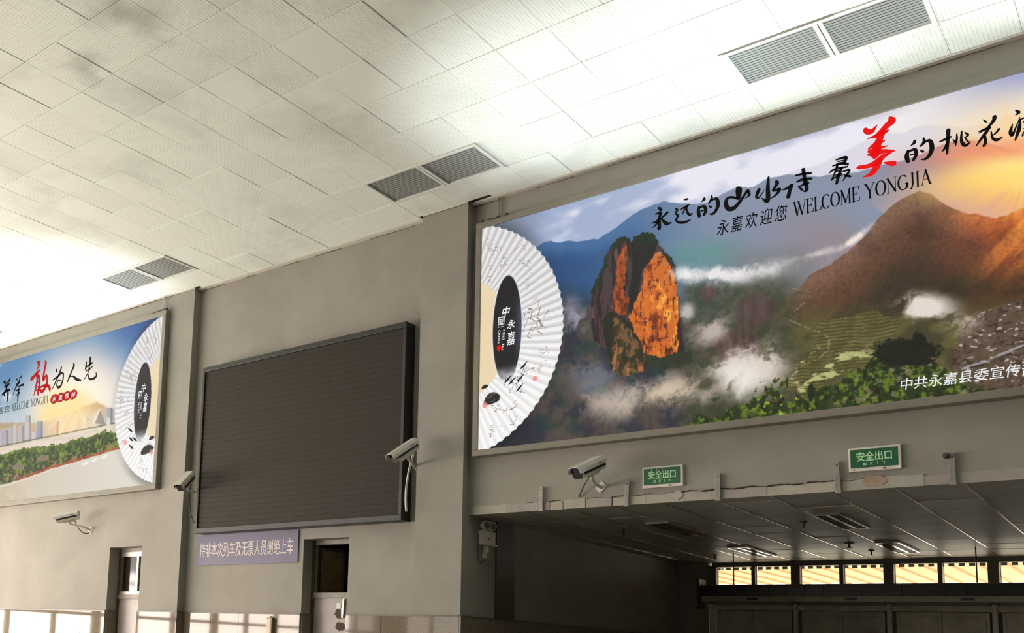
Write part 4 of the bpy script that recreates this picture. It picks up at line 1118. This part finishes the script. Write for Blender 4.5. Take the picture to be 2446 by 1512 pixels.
rim = inpoly(jx, jy, Z3([(230, 920), (260, 850), (300, 815), (350, 820), (430, 870), (520, 970), (580, 1060), (615, 1190), (570, 1100), (500, 990), (420, 900), (340, 860), (330, 1100), (330, 1380), (300, 1300), (250, 1050)]))
P.lay([24, 30, 18], rim * .9)
fb = inpoly(jx, jy, Z3([(640, 1215), (800, 1255), (960, 1200), (1080, 1180), (1100, 1290), (900, 1370), (680, 1330)])); P.lay(np.array([36, 46, 30]) + 26 * (n3 - .5)[:, None], fb * .9)
# fog banks
def fog(cx, cy, w, h, col, a, tilt=0.0, seed=0):
    x_ = (px - cx) / w; y_ = (py - cy - tilt * (px - cx)) / h; r_ = np.hypot(x_, y_)
    w_ = fbm(u * 3.4 + seed + 1.2 * n2, v * 5.2 + .8 * n3, 60 + seed, 6, .62)
    P.lay(col, np.clip(sstep(1.25, .2, r_) * sstep(.40, .82, w_ + .30 * (1 - r_)) * a, 0, 1))
fog(1720, 655, 150, 34, [232, 228, 228], 1.0, -.05, 1); fog(1830, 640, 80, 34, [226, 222, 220], .8, -.1, 2); fog(1640, 655, 40, 30, [240, 238, 238], .9, 0, 3)
fog(1700, 790, 75, 48, [196, 180, 172], .9, -.35, 4); fog(1790, 880, 130, 80, [214, 202, 190], 1.15, -.1, 5); fog(1770, 905, 80, 60, [232, 226, 218], 1.0, 0, 6)
fog(1560, 945, 190, 58, [204, 186, 164], 1.0, -.22, 7); fog(1420, 900, 110, 70, [120, 124, 136], .75, .1, 8); fog(1365, 760, 50, 60, [186, 180, 194], .8, 0, 9); fog(1640, 745, 26, 36, [214, 204, 200], .8, 0, 10)
fog(1470, 950, 120, 46, [190, 174, 160], .8, -.1, 11); fog(2200, 735, 100, 46, [226, 214, 204], 1.15, 0, 12); fog(2290, 770, 70, 44, [222, 206, 192], .9, .1, 13); fog(2035, 575, 74, 16, [240, 226, 216], 1.0, -.75, 14); fog(1960, 605, 90, 14, [224, 210, 204], .7, -.25, 15); fog(1690, 940, 80, 40, [200, 184, 168], .8, -.1, 16)
# foreground shrubs
fg = np.array([(1640, 1020), (1668, 985), (1690, 1000), (1720, 992), (1752, 968), (1790, 966), (1812, 912), (1835, 930), (1850, 905), (1878, 898), (1892, 930), (1905, 948), (1930, 955), (1938, 922), (1950, 930), (1985, 918), (2030, 888), (2060, 880), (2085, 850), (2100, 830), (2140, 818), (2170, 806), (2195, 822), (2215, 850), (2240, 868), (2262, 880), (2290, 915), (2330, 928), (2380, 930), (2446, 935), (3000, 900)], float)
yt = np.interp(px, fg[:, 0], fg[:, 1], left=2000) + 12 * (n3 - .5) * 2 + 8 * (nf - .5) * 2
mfg = sstep(-1.5, 1.5, py - yt)
hole = (px > 1800) & (px < 1900) & (fbm(u * 16, v * 16, 71, 4) > .50) & (py < 960)
mfg = mfg * ~hole
gc = np.array([34, 48, 16]) + (np.array([92, 112, 34]) - np.array([34, 48, 16])) * sstep(.44, .66, fbm(u * 26, v * 26, 72, 5))[:, None]
P.lay(gc, mfg); P.lay([18, 24, 10], mfg * sstep(.54, .64, fbm(u * 32, v * 26, 73, 4)) * .75)
P.lay([176, 190, 46], mfg * sstep(.58, .70, fbm(u * 17, v * 20, 74, 4)) * sstep(70, 20, np.hypot((px - 1880) * .6, py - 965)) * .95)
P.lay([150, 134, 110], mfg * sstep(.60, .66, fbm(u * 22, v * 22, 75, 3)) * sstep(1960, 2040, px) * .6)
tc = np.hypot((px - 2165) / 92, (py - 842) / 34) + .7 * (fbm(u * 9, v * 9, 76) - .5) + .35 * (nf - .5); P.lay(np.array([16, 20, 10]) + 22 * (nf - .4)[:, None], sstep(1.0, .8, tc))
tc = np.hypot((px - 2195) / 20, (py - 815) / 26) + .5 * (nf - .5); P.lay([16, 18, 10], sstep(1.0, .8, tc)); P.lay([150, 118, 92], sstep(1, .6, np.hypot((px - 2225) / 18, (py - 845) / 16)) * sstep(.45, .6, n3))
P.lay([24, 34, 12], sstep(1.0, .75, np.hypot((px - 1937) / 9, (py - 938) / 24)))
# fan
fan_pts = [P.board(*q) for q in ((1203, 539), (1240, 556), (1282, 590), (1305, 628), (1325, 672), (1341, 740), (1343, 800), (1336, 860), (1318, 915), (1296, 960), (1268, 992), (1230, 1027), (1180, 1057))]
fcx, fcz, fR = circle_fit(fan_pts)
sx0, sz1 = P.board(1216, 657); sx2, sz2 = P.board(1206, 915); sl_, _ = P.board(1177, 790); sr_, _ = P.board(1246, 790)
stone = ((sl_ + sr_) / 2, (sz1 + sz2) / 2, (sr_ - sl_) / 2, (sz1 - sz2) / 2)
paint_fan(P, fcx, fcz, fR, 1, stone)
a_, b_ = P.board(1175, 952); pebble(P, a_, b_, .105, .068); a_, b_ = P.board(1158, 924); pebble(P, a_, b_, .045, .022)
for q, w in (((1278, 904), .035), ((1158, 968), .04)):
    a_, b_ = P.board(*q); P.lay([238, 130, 130], sstep(1, .7, np.hypot((P.X - a_) / w, (P.Z - b_) / w)) * .8)
picture = P.build('printed_picture', big_box, 1.0)
tri = 0

YT = YP - .002
mb = MB(); rg = random.Random(31)
for k in range(62):
    th_ = rg.uniform(-1.45, 1.3); r_ = rg.uniform(.60, .95) * fR
    x_, z_ = fcx + r_ * math.cos(th_), fcz + r_ * math.sin(th_)
    if x_ < bx0 + .05 or z_ > bz1 - .06 or z_ < bz0 + .05 or math.hypot((x_ - stone[0]) / stone[2], (z_ - stone[1]) / stone[3]) < 1.25: continue
    scribble(mb, x_, z_, rg.uniform(.05, .10), YT, k, th_ * .3, 3)
for k, q in enumerate(((1290, 750), (1278, 762), (1262, 745), (1270, 770), (1300, 762))):
    a_, b_ = P.board(*q); scribble(mb, a_, b_, .16, YT, 100 + k, .2, 3)
mb.build('fan_handwriting', mat('ink_grey', (96, 92, 92), .7, spec=.1, emit=(120, 116, 118), strength=.8, var=.1), picture)['kind'] = 'stuff'
mb = MB()
for k, q in enumerate(((1250, 875), (1222, 912), (1242, 905), (1240, 928), (1212, 908))):
    a_, b_ = P.board(*q); scribble(mb, a_, b_, .09, YT, 140 + k, .5, 3); ribbon(mb, [(a_ - .04, b_ - .03, .006), (a_, b_, .022), (a_ + .05, b_ + .05, .006)], YT)
mb.build('ink_fish', K_black, picture)
# white name on the stone
mb = MB()
def char_at(mb, ch, q0, q1, y, off=.0, sh=.0, pic=P):
    a = pic.board(*q0); b = pic.board(*q1); put_text(mb, ch, min(a[0], b[0]), max(a[0], b[0]), min(a[1], b[1]), max(a[1], b[1]), y, off, sh)
char_at(mb, '中', (1199, 758), (1219, 730), YT, .02, .25); char_at(mb, '國', (1189, 783), (1206, 755), YT, .01, .1)
char_at(mb, '永', (1211, 787), (1231, 762), YT, .02, .2); char_at(mb, '嘉', (1211, 826), (1231, 790), YT, .01, .1)
def vert_text(mb, text, q_top, q_bot, w, y, pic=P):
    a = pic.board(*q_top); b = pic.board(*q_bot); n = len(text)
    for k, ch in enumerate(text):
        if ch == ' ': continue
        V, F = glyphs(ch, .01); V = fit(V, -.5, .5, -.5, .5); h = (a[1] - b[1]) / n
        cz = a[1] - h * (k + .5); cx = a[0] + (b[0] - a[0]) * k / n
        kx_ = .25 if ch == 'I' else .8
        mb.add([(cx + p[1] * w, y, cz - p[0] * h * kx_) for p in V], F)
vert_text(mb, 'YONG JIA', (1204, 786), (1200, 838), .028, YT); vert_text(mb, 'CHINA', (1193, 788), (1191, 822), .028, YT)
mb.build('stone_lettering', K_white, picture)
a_, b_ = P.board(1192.5, 831); blob(a_, b_, .03, .035, YT, 3, .0008).build('seal', K_red, picture)

# slogan in brush script
Z4 = ((1530, 420), 5.824); Z5 = ((1950, 260), 4.932); Z6 = ((1500, 260), 2.586)
brush_chars(P, *Z4, [[(250, 440, 14), (268, 455, 30), (288, 482, 30)], [(205, 535, 12), (275, 518, 30), (262, 600, 30), (262, 735, 32), (235, 715, 8)], [(155, 658, 10), (215, 642, 22), (262, 590, 16)], [(250, 630, 24), (215, 680, 20), (165, 728, 5)], [(380, 505, 24), (340, 545, 24), (282, 600, 12)], [(280, 585, 12), (330, 640, 30), (370, 668, 34), (430, 652, 12)],
    [(600, 336, 6), (640, 326, 22), (668, 325, 10)], [(558, 470, 10), (605, 442, 20), (680, 398, 14)], [(655, 420, 22), (610, 480, 18), (582, 545, 6)], [(640, 440, 12), (655, 515, 22), (690, 540, 26), (726, 524, 12)], [(485, 452, 10), (512, 478, 24), (488, 520, 18), (522, 555, 24), (495, 615, 20), (540, 650, 24), (620, 645, 28), (695, 615, 14)],
    [(885, 303, 14), (884, 330, 30), (845, 366, 5)], [(815, 425, 22), (806, 500, 34), (822, 570, 30)], [(812, 445, 16), (885, 424, 28), (908, 490, 32), (878, 552, 24)], [(840, 492, 16), (885, 480, 12)], [(988, 268, 8), (990, 315, 26), (948, 390, 14)], [(975, 345, 16), (1055, 318, 30), (1078, 400, 38), (1052, 480, 32), (1005, 530, 26), (958, 530, 10)], [(955, 420, 16), (988, 442, 20)],
    [(1345, 160, 26), (1365, 190, 62), (1368, 260, 54), (1362, 322, 36)], [(1362, 318, 26), (1270, 298, 24), (1205, 320, 32), (1190, 395, 40), (1222, 458, 44), (1290, 455, 46), (1355, 395, 38), (1415, 315, 30), (1465, 240, 26), (1490, 212, 34), (1512, 270, 26), (1450, 315, 5)],
    [(1782, 12, 18), (1772, 150, 36), (1768, 350, 42), (1685, 310, 7)], [(1605, 240, 8), (1655, 182, 26), (1615, 285, 30), (1650, 300, 18), (1725, 195, 6)], [(1885, 75, 30), (1902, 110, 36), (1845, 205, 24), (1935, 188, 34), (1885, 265, 24), (1800, 325, 6)]], (6, 5, 7, 2, 3), YT, K_black, picture)
brush_chars(P, *Z6, [[(958, 500, 7), (985, 490, 12), (1012, 472, 13), (1000, 505, 15), (990, 548, 17)], [(1082, 370, 14), (1090, 420, 14), (1088, 462, 10)], [(1036, 412, 9), (1080, 402, 11), (1132, 398, 11)], [(1042, 452, 8), (1082, 436, 13), (1138, 430, 10)], [(1048, 484, 6), (1090, 468, 10), (1118, 458, 8)], [(1100, 440, 12), (1104, 500, 15), (1082, 510, 5)], [(1060, 488, 8), (1078, 502, 10)]], (7,), YT, K_black, picture, 1.5)
brush_chars(P, *Z5, [[(232, 602, 14), (290, 584, 22), (350, 576, 28), (335, 632, 20)], [(255, 622, 14), (325, 606, 12)], [(240, 650, 16), (310, 634, 16), (345, 628, 14)], [(192, 672, 14), (290, 648, 20), (376, 652, 22)], [(150, 758, 10), (215, 715, 22), (370, 680, 16)], [(248, 660, 22), (232, 720, 18), (180, 845, 10)], [(222, 742, 12), (300, 722, 14)], [(228, 782, 12), (300, 760, 12)], [(172, 838, 10), (240, 800, 18), (310, 775, 10)], [(300, 690, 22), (262, 790, 26), (238, 885, 22)], [(312, 740, 14), (388, 722, 22), (352, 790, 18), (312, 850, 8)], [(330, 780, 12), (378, 792, 22), (408, 800, 14)],
    [(1158, 372, 20), (1152, 402, 26), (1108, 438, 5)], [(1082, 490, 22), (1066, 560, 36), (1082, 632, 28)], [(1085, 502, 16), (1160, 480, 28), (1176, 540, 30), (1140, 610, 24)], [(1108, 546, 16), (1150, 532, 12)], [(1262, 342, 14), (1268, 395, 28), (1222, 445, 14)], [(1255, 400, 18), (1335, 376, 30), (1362, 460, 38), (1335, 545, 32), (1285, 590, 24), (1232, 598, 8)], [(1232, 490, 16), (1262, 508, 20)],
    [(1448, 390, 10), (1520, 360, 24), (1592, 328, 16)], [(1555, 245, 34), (1552, 330, 30), (1545, 440, 24), (1540, 532, 20)], [(1545, 390, 16), (1510, 470, 20), (1478, 508, 6)], [(1655, 292, 10), (1655, 360, 18), (1640, 438, 10)], [(1608, 362, 10), (1640, 392, 16)], [(1608, 415, 6), (1660, 375, 12)], [(1712, 262, 14), (1710, 380, 24), (1755, 432, 28), (1816, 392, 14)], [(1748, 275, 8), (1785, 310, 22), (1745, 345, 8)], [(1745, 335, 8), (1790, 388, 16)],
    [(1965, 128, 8), (2005, 158, 18)], [(2102, 85, 34), (2085, 145, 30), (2005, 232, 18), (1912, 288, 10)], [(1912, 270, 10), (1985, 240, 18), (2048, 212, 14)], [(2045, 215, 26), (1965, 325, 28), (1885, 435, 10)], [(1985, 320, 20), (1992, 400, 26), (1970, 442, 24)], [(2155, 235, 22), (2110, 290, 16), (2048, 332, 6)], [(2058, 262, 10), (2075, 342, 20), (2125, 368, 28), (2188, 338, 14)],
    [(2348, 18, 12), (2382, 45, 30), (2345, 78, 5)], [(2312, 180, 8), (2288, 270, 30), (2310, 312, 24), (2350, 220, 14), (2400, 100, 8)], [(2405, 120, 12), (2385, 250, 32), (2342, 375, 12)], [(2400, 128, 10), (2520, 80, 26), (2600, 70, 16)], [(2470, 120, 14), (2450, 160, 14), (2540, 150, 14), (2530, 220, 18), (2440, 235, 10)], [(2500, 230, 16), (2500, 350, 22), (2475, 330, 5)], [(2440, 270, 10), (2430, 320, 16)], [(2560, 250, 10), (2600, 300, 20)]], (12, 7, 9, 7, 8), YT, K_black, picture)
mb = MB()
strokes(mb, P, *Z5, [[(572, 235, 34), (598, 268, 52), (650, 268, 48), (690, 225, 24), (722, 186, 6)], [(862, 100, 26), (892, 140, 66), (840, 190, 60), (770, 258, 46), (700, 315, 30), (602, 356, 8)], [(640, 345, 12), (730, 310, 44), (832, 262, 28), (835, 245, 8)], [(610, 480, 12), (680, 430, 46), (745, 398, 44), (808, 372, 14)], [(790, 262, 50), (735, 380, 64), (705, 490, 70), (690, 570, 60)], [(612, 505, 30), (700, 480, 44), (770, 455, 30), (840, 436, 10)], [(606, 545, 20), (690, 525, 64), (800, 500, 42), (918, 495, 18)],
    [(890, 512, 10), (790, 560, 50), (715, 625, 60), (620, 672, 44), (505, 692, 40), (490, 700, 24)], [(745, 600, 60), (700, 700, 60), (640, 770, 44), (550, 805, 8)], [(798, 632, 10), (850, 640, 36), (905, 645, 54), (925, 655, 40)]], YT, 1.3)
mb.build('red_character', K_red, picture)
mb = MB(); q0 = P.board(1710, 560); q1 = P.board(1884, 505)
text_chars(picture, K_black, '永嘉欢迎您', q0[0], q1[0], P.board(1722, 562)[1], P.board(1722, 526)[1], YT, .006, .15, 'greeting_character')
s0, s1 = P.board(1897, 517), P.board(2226, 437); words(picture, K_black, s0[0], s1[0], P.board(2050, 480)[1], P.board(2050, 445)[1], YT)
mb = MB(); a0 = P.board(2151, 930); a1 = P.board(2439, 880); put_text(mb, '中共永嘉县委宣传部', a0[0], a1[0] + (a1[0] - a0[0]) / 7.8, P.board(2160, 932)[1], P.board(2160, 904)[1], YT, .004, .12)
mb.build('publisher_lettering', K_white, picture)

# ------------------------------------------------------------------ the left picture
lx0, lx1 = LEF['x0'] + LEF['fw'] - .012, LEF['x1'] - LEF['fw'] + .012
lz0, lz1 = LEF['z0'] + LEF['fw'] - .01, LEF['z1'] - LEF['fw'] + .01
YL = LEF['yf'] + .022
xs = np.concatenate([np.linspace(lx0, -16.2, 30, endpoint=False), np.linspace(-16.2, lx1, 420)])
P = Picture(xs, np.linspace(lz0, lz1, 300), YL)
px, py, u, v = P.px, P.py, P.X - lx0, P.Z - lz0
n1 = fbm(u * 1.1, v * 2.4, 1); n2 = fbm(u * 4, v * 4, 2); n3 = fbm(u * 16, v * 16, 3, 4); nf = fbm(u * 40, v * 40, 6, 3)
vt = v / (lz1 - lz0)
sk = np.array([168, 186, 196]) + (np.array([84, 132, 178]) - np.array([168, 186, 196])) * sstep(.55, .95, vt)[:, None]
P.lay(sk, np.ones_like(px)); P.lay([38, 76, 146], sstep(200, 390, px) * sstep(.72, 1.0, vt) * .9)
P.lay([236, 230, 232], sstep(.48, .66, n1) * sstep(130, 20, px) * sstep(.55, .8, vt) * .8)
P.lay([232, 214, 206], sstep(170, 20, np.hypot(px - 200, (py - 930) * .9)) * .9)
P.lay([224, 226, 232], sstep(120, 0, px) * sstep(.7, .5, vt) * .5)
P.lay([255, 244, 222], sstep(140, 10, np.hypot((px - 178) * .8, py - 955)) * .97); P.lay([255, 214, 110], sstep(95, 20, np.hypot((px - 165) * .9, (py - 1000) * 1.2)) * .8)
def hill2(pts, col, soft=2, amp=4, freq=14, seed=0, alpha=1.0, lo=-9999, hi=9999):
    a = np.array(pts, float); y_ = np.interp(px, a[:, 0], a[:, 1]) + amp * (fbm(u * freq, v * 0 + seed, seed, 4) - .5) * 2
    m = sstep(-soft, soft, py - y_) * alpha * (px > lo) * (px < hi); P.lay(col, m); return py - y_
d = hill2([(100, 1010), (170, 985), (205, 968), (230, 960), (260, 975), (300, 980), (400, 980)], [176, 140, 96], 4, 3, 10, 5, .75); P.lay([250, 220, 150], sstep(90, 20, np.hypot(px - 160, py - 985)) * .7)
base = lambda x: 1064 - (x + 0) * .205     # shore of the far city
# skyline
for k in range(46):
    r = random.Random(200 + k); x_ = -60 + k * 7.6; w_ = r.uniform(5, 10); h_ = r.uniform(14, 36) * (1.25 if x_ < 60 else 1)
    warm = sstep(90, 0, abs(x_ - 160)); c = np.array([186, 176, 178]) * (1 - warm) + np.array([250, 206, 146]) * warm + r.uniform(-18, 18)
    m = (px > x_) & (px < x_ + w_) & (py > base(x_) - h_) & (py < base(x_) + 8); P.lay(c, m); P.lay(c * .90, m & (np.sin(py * 1.9) > .3) & (np.sin(px * 2.6) > -.3))
for (x_, w_, t_, c) in ((61, 12, 993, (196, 188, 188)), (89, 13, 1006, (112, 138, 172)), (44, 12, 1017, (182, 178, 186)), (126, 14, 1005, (238, 176, 130)), (3, 18, 1028, (168, 158, 174)), (255, 14, 974, (150, 156, 172)), (-40, 16, 1010, (160, 150, 165))):
    m = (px > x_) & (px < x_ + w_) & (py > t_) & (py < base(x_) + 6); P.lay(c, m); P.lay(np.array(c) * .9, m & (np.sin(py * 1.5) > .2)); P.lay(np.array(c) * .7, m & (px > x_ + w_ * .65))
m = inpoly(px, py, [(222, 1010), (238, 978), (250, 1005), (252, 1015)]); P.lay([104, 100, 110], m); line_ = inpoly(px, py, [(220, 1012), (236, 977), (240, 977), (226, 1012)]); P.lay([236, 226, 206], line_)
P.lay([255, 226, 170], sstep(120, 20, np.hypot(px - 170, (py - 1000) * 1.3)) * .45); P.lay([230, 226, 228], (py > base(px) - 40) * (py < base(px)) * .18)
P.lay([84, 92, 60], sstep(3, 0, np.abs(py - base(px) - 3 + 4 * (n3 - .5))) * .8)
# river, wooded island, water
hill2([(-200, 1110), (0, 1069), (275, 1012), (400, 985)], [226, 212, 196], 1.5, 1.5, 8, 7); P.lay([200, 186, 160], (py > base(px) + 5) * sstep(.45, .6, fbm(u * 3, v * 20, 9)) * .35)
it = np.interp(px, [-200, 0, 60, 120, 200, 240, 260, 280, 400], [1120, 1084, 1072, 1064, 1046, 1030, 1024, 1034, 1020]) + 9 * (fbm(u * 7, v * 7, 21) - .5) * 2 + 4 * (nf - .5)
ib = np.interp(px, [-200, 0, 60, 130, 200, 280, 400], [1190, 1162, 1145, 1120, 1100, 1076, 1050]) + 3 * (n3 - .5)
isl = (py > it) & (py < ib)
hill2([(-200, 1190), (0, 1160), (130, 1118), (280, 1074), (400, 1048)], [208, 198, 182], 1.5, 2, 8, 8)
P.lay([186, 164, 128], (py > ib) * sstep(140, -60, px) * sstep(.35, .6, n2) * .7); P.lay([222, 218, 210], (py > ib) * sstep(100, 300, px) * .6)
tg = np.array([40, 66, 24]) + (np.array([120, 140, 56]) - np.array([40, 66, 24])) * sstep(.40, .66, (.55 * fbm(u * 7, v * 8, 25, 3) + .45 * fbm(u * 20, v * 24, 22, 4)))[:, None]
P.lay(tg, isl); P.lay([24, 36, 18], isl * sstep(.56, .66, fbm(u * 18, v * 20, 23, 4)) * .8); P.lay([176, 196, 70], isl * sstep(14, 2, py - it) * .35)
bk = isl & (py > ib - 22); P.lay([150, 118, 82], bk * sstep(.5, .62, fbm(u * 16, v * 22, 24, 3)) * .9); P.lay([196, 60, 34], (np.abs(py - ib + 6) < 3) & (np.sin(px * 1.7) > -.2) & (px > 40)); P.lay([214, 206, 190], (np.abs(py - ib) < 2.6))
for (x_, y_) in ((100, 1092), (42, 1112)): P.lay([124, 112, 96], inpoly(px, py, [(x_ - 14, y_ + 4), (x_, y_ - 6), (x_ + 16, y_ + 2), (x_ + 12, y_ + 8), (x_ - 10, y_ + 10)]))
tw = (px > 255) & (px < 263) & (py > 998) & (py < 1032); P.lay([222, 212, 196], tw)
for (x_, y_) in ((200, 1106), (222, 1098), (246, 1090)): P.lay([232, 228, 222], inpoly(px, py, [(x_ - 8, y_ + 4), (x_ + 6, y_ - 5), (x_ + 14, y_ - 4), (x_ + 4, y_ + 6)]))
# rays
an = np.arctan2(py - 965, px - 178); P.lay([255, 240, 190], np.clip(sstep(110, 10, np.hypot(px - 178, py - 965)) * sstep(.5, .8, vnoise(an * 9, an * 0, 5)) * .5 * (py > 960), 0, 1))
fan_pts = [P.board(*q) for q in ((383, 755), (352, 780), (322, 825), (296, 878), (278, 940), (272, 985), (276, 1040), (290, 1085), (312, 1120), (338, 1143), (358, 1153))]
fcx, fcz, fR = circle_fit(fan_pts)
_, sz1 = P.board(344, 866); _, sz2 = P.board(336, 1056); sl_, _ = P.board(321, 960); sr_, _ = P.board(361, 950)
stone = ((sl_ + sr_) / 2, (sz1 + sz2) / 2, (sr_ - sl_) / 2, (sz1 - sz2) / 2)
paint_fan(P, fcx, fcz, fR, -1, stone)
a_, b_ = P.board(351, 1074); pebble(P, a_, b_, .15, .07); a_, b_ = P.board(362, 1046); pebble(P, a_, b_, .065, .03)
for q, w in (((299, 1057), .05), ((361, 1079), .05)):
    a_, b_ = P.board(*q); P.lay([238, 140, 140], sstep(1, .7, np.hypot((P.X - a_) / w, (P.Z - b_) / w)) * .7)
picl = P.build('printed_picture', left_box, 1.0)
YT = YL - .002
mb = MB()
for k in range(70):
    th_ = rg.uniform(-1.35, 1.25); r_ = rg.uniform(.60, .95) * fR
    x_, z_ = fcx - r_ * math.cos(th_), fcz + r_ * math.sin(th_)
    if x_ > lx1 - .05 or z_ > lz1 - .06 or z_ < lz0 + .05 or math.hypot((x_ - stone[0]) / stone[2], (z_ - stone[1]) / stone[3]) < 1.25: continue
    scribble(mb, x_, z_, rg.uniform(.06, .11), YT, 300 + k, -th_ * .3, 3)
mb.build('fan_handwriting', MATS['ink_grey'], picl)['kind'] = 'stuff'
mb = MB()
for q in ((312, 1028), (314, 1050), (323, 1050), (314, 1068)):
    a_, b_ = P.board(*q); ribbon(mb, [(a_ - .07, b_ + .05, .006), (a_, b_, .035), (a_ + .05, b_ - .03, .006)], YT)
mb.build('ink_fish', K_black, picl)
mb = MB()
for ch, q0, q1 in (('中', (338, 937), (350, 915)), ('國', (330, 953), (341, 933)), ('永', (343, 960), (354, 938)), ('嘉', (341, 985), (352, 960))):
    char_at(mb, ch, q0, q1, YT, .02, .1, P)
vert_text(mb, 'YONG JIA', (337, 960), (336, 1000), .040, YT, P); vert_text(mb, 'CHINA', (332, 960), (331, 988), .040, YT, P)
mb.build('stone_lettering', K_white, picl)
Z7 = ((0, 830), 8.4)
brush_chars(P, *Z7, [[(75, 680, 16), (100, 700, 34), (120, 680, 14)], [(205, 625, 26), (170, 690, 24), (110, 740, 12)], [(85, 790, 14), (140, 765, 26), (190, 735, 22)], [(110, 800, 10), (150, 770, 20)], [(40, 940, 12), (120, 880, 26), (200, 845, 22)], [(140, 790, 26), (110, 880, 24), (40, 970, 10)], [(165, 820, 22), (160, 950, 30), (150, 1060, 20), (135, 1140, 8)], [(80, 940, 20), (100, 970, 22)],
    [(330, 625, 8), (350, 655, 20)], [(425, 560, 10), (425, 590, 18), (375, 620, 6)], [(400, 640, 20), (370, 720, 26), (320, 800, 20), (255, 965, 8)], [(330, 740, 12), (380, 715, 20), (395, 690, 10)], [(370, 790, 12), (430, 755, 24), (478, 750, 24)], [(330, 870, 16), (390, 840, 24)], [(320, 970, 10), (395, 905, 22)], [(375, 820, 22), (365, 950, 26), (350, 1085, 10)],
    [(1125, 430, 10), (1140, 470, 28), (1150, 500, 10)], [(1235, 385, 24), (1210, 480, 26), (1140, 640, 24), (1050, 840, 12)], [(1060, 655, 14), (1150, 590, 22), (1230, 520, 22), (1270, 530, 24), (1265, 640, 24), (1220, 770, 30), (1165, 800, 26), (1140, 740, 18), (1175, 660, 16), (1215, 660, 18)],
    [(1478, 320, 20), (1485, 370, 32), (1440, 480, 24), (1390, 600, 28), (1345, 715, 10)], [(1400, 585, 10), (1470, 580, 18), (1540, 640, 34), (1630, 660, 18)],
    [(1735, 290, 20), (1725, 400, 28), (1715, 450, 20)], [(1725, 400, 14), (1790, 350, 22), (1870, 300, 18)], [(1815, 200, 36), (1810, 300, 34), (1785, 420, 20)], [(1720, 480, 10), (1800, 430, 20), (1865, 375, 12)], [(1800, 440, 16), (1740, 560, 16), (1680, 660, 8)], [(1785, 530, 14), (1780, 600, 20), (1820, 640, 24), (1900, 610, 30), (1935, 560, 24), (1925, 490, 8)]], (8, 8, 3, 2, 6), YT, K_black, picl, 1.4)
mb = MB()
strokes(mb, P, *Z7, [[(745, 300, 30), (785, 310, 44), (780, 370, 34), (735, 460, 10)], [(625, 640, 50), (680, 590, 46), (740, 520, 40), (805, 445, 22)], [(735, 520, 34), (750, 650, 34), (720, 800, 34), (680, 970, 12)], [(760, 560, 30), (790, 600, 34), (790, 760, 36), (765, 900, 34), (765, 970, 12)], [(750, 700, 14), (790, 690, 16)], [(740, 800, 14), (790, 780, 16)], [(700, 880, 14), (780, 830, 20)],
    [(910, 265, 20), (920, 330, 38), (890, 480, 34), (870, 640, 40), (930, 560, 26), (950, 640, 34), (930, 760, 40), (870, 860, 44), (825, 880, 36), (800, 820, 24), (870, 770, 30), (960, 770, 40), (1000, 830, 40), (1005, 900, 10)], [(870, 660, 34), (900, 620, 30)]], YT, 1.35)
mb.build('red_character', K_red2, picl)
mb = MB(); s0, s1 = P.board(27, 982), P.board(115, 963); words(picl, K_black, s0[0], s1[0], P.board(70, 973)[1], P.board(70, 955)[1], YT)
a0, a1 = P.board(-34, 990), P.board(24, 983); text_chars(picl, K_black, '永嘉欢迎您', a0[0] - .25, a1[0], P.board(15, 985)[1], P.board(15, 970)[1], YT, .006, .1, 'greeting_character')
mb = MB()
for ch, (cx_, cy_) in zip('永嘉精神', ((130, 953), (145, 949.5), (160, 946), (175, 942.5))):
    a_, b_ = P.board(cx_, cy_); rx = .118; rz = .082
    mb.add([(a_, YT, b_)] + [(a_ + rx * math.cos(2*math.pi*k/28), YT, b_ + rz * 1.05 * math.sin(2*math.pi*k/28)) for k in range(28)], [(0, 1 + k, 1 + (k + 1) % 28) for k in range(28)])
    mw_ = MB(); put_text(mw_, ch, a_ - .06, a_ + .06, b_ - .048, b_ + .048, YT - .001, .004, .15); mw_.build('disc_character', K_white, picl)
mb.build('red_discs', K_red2, picl)
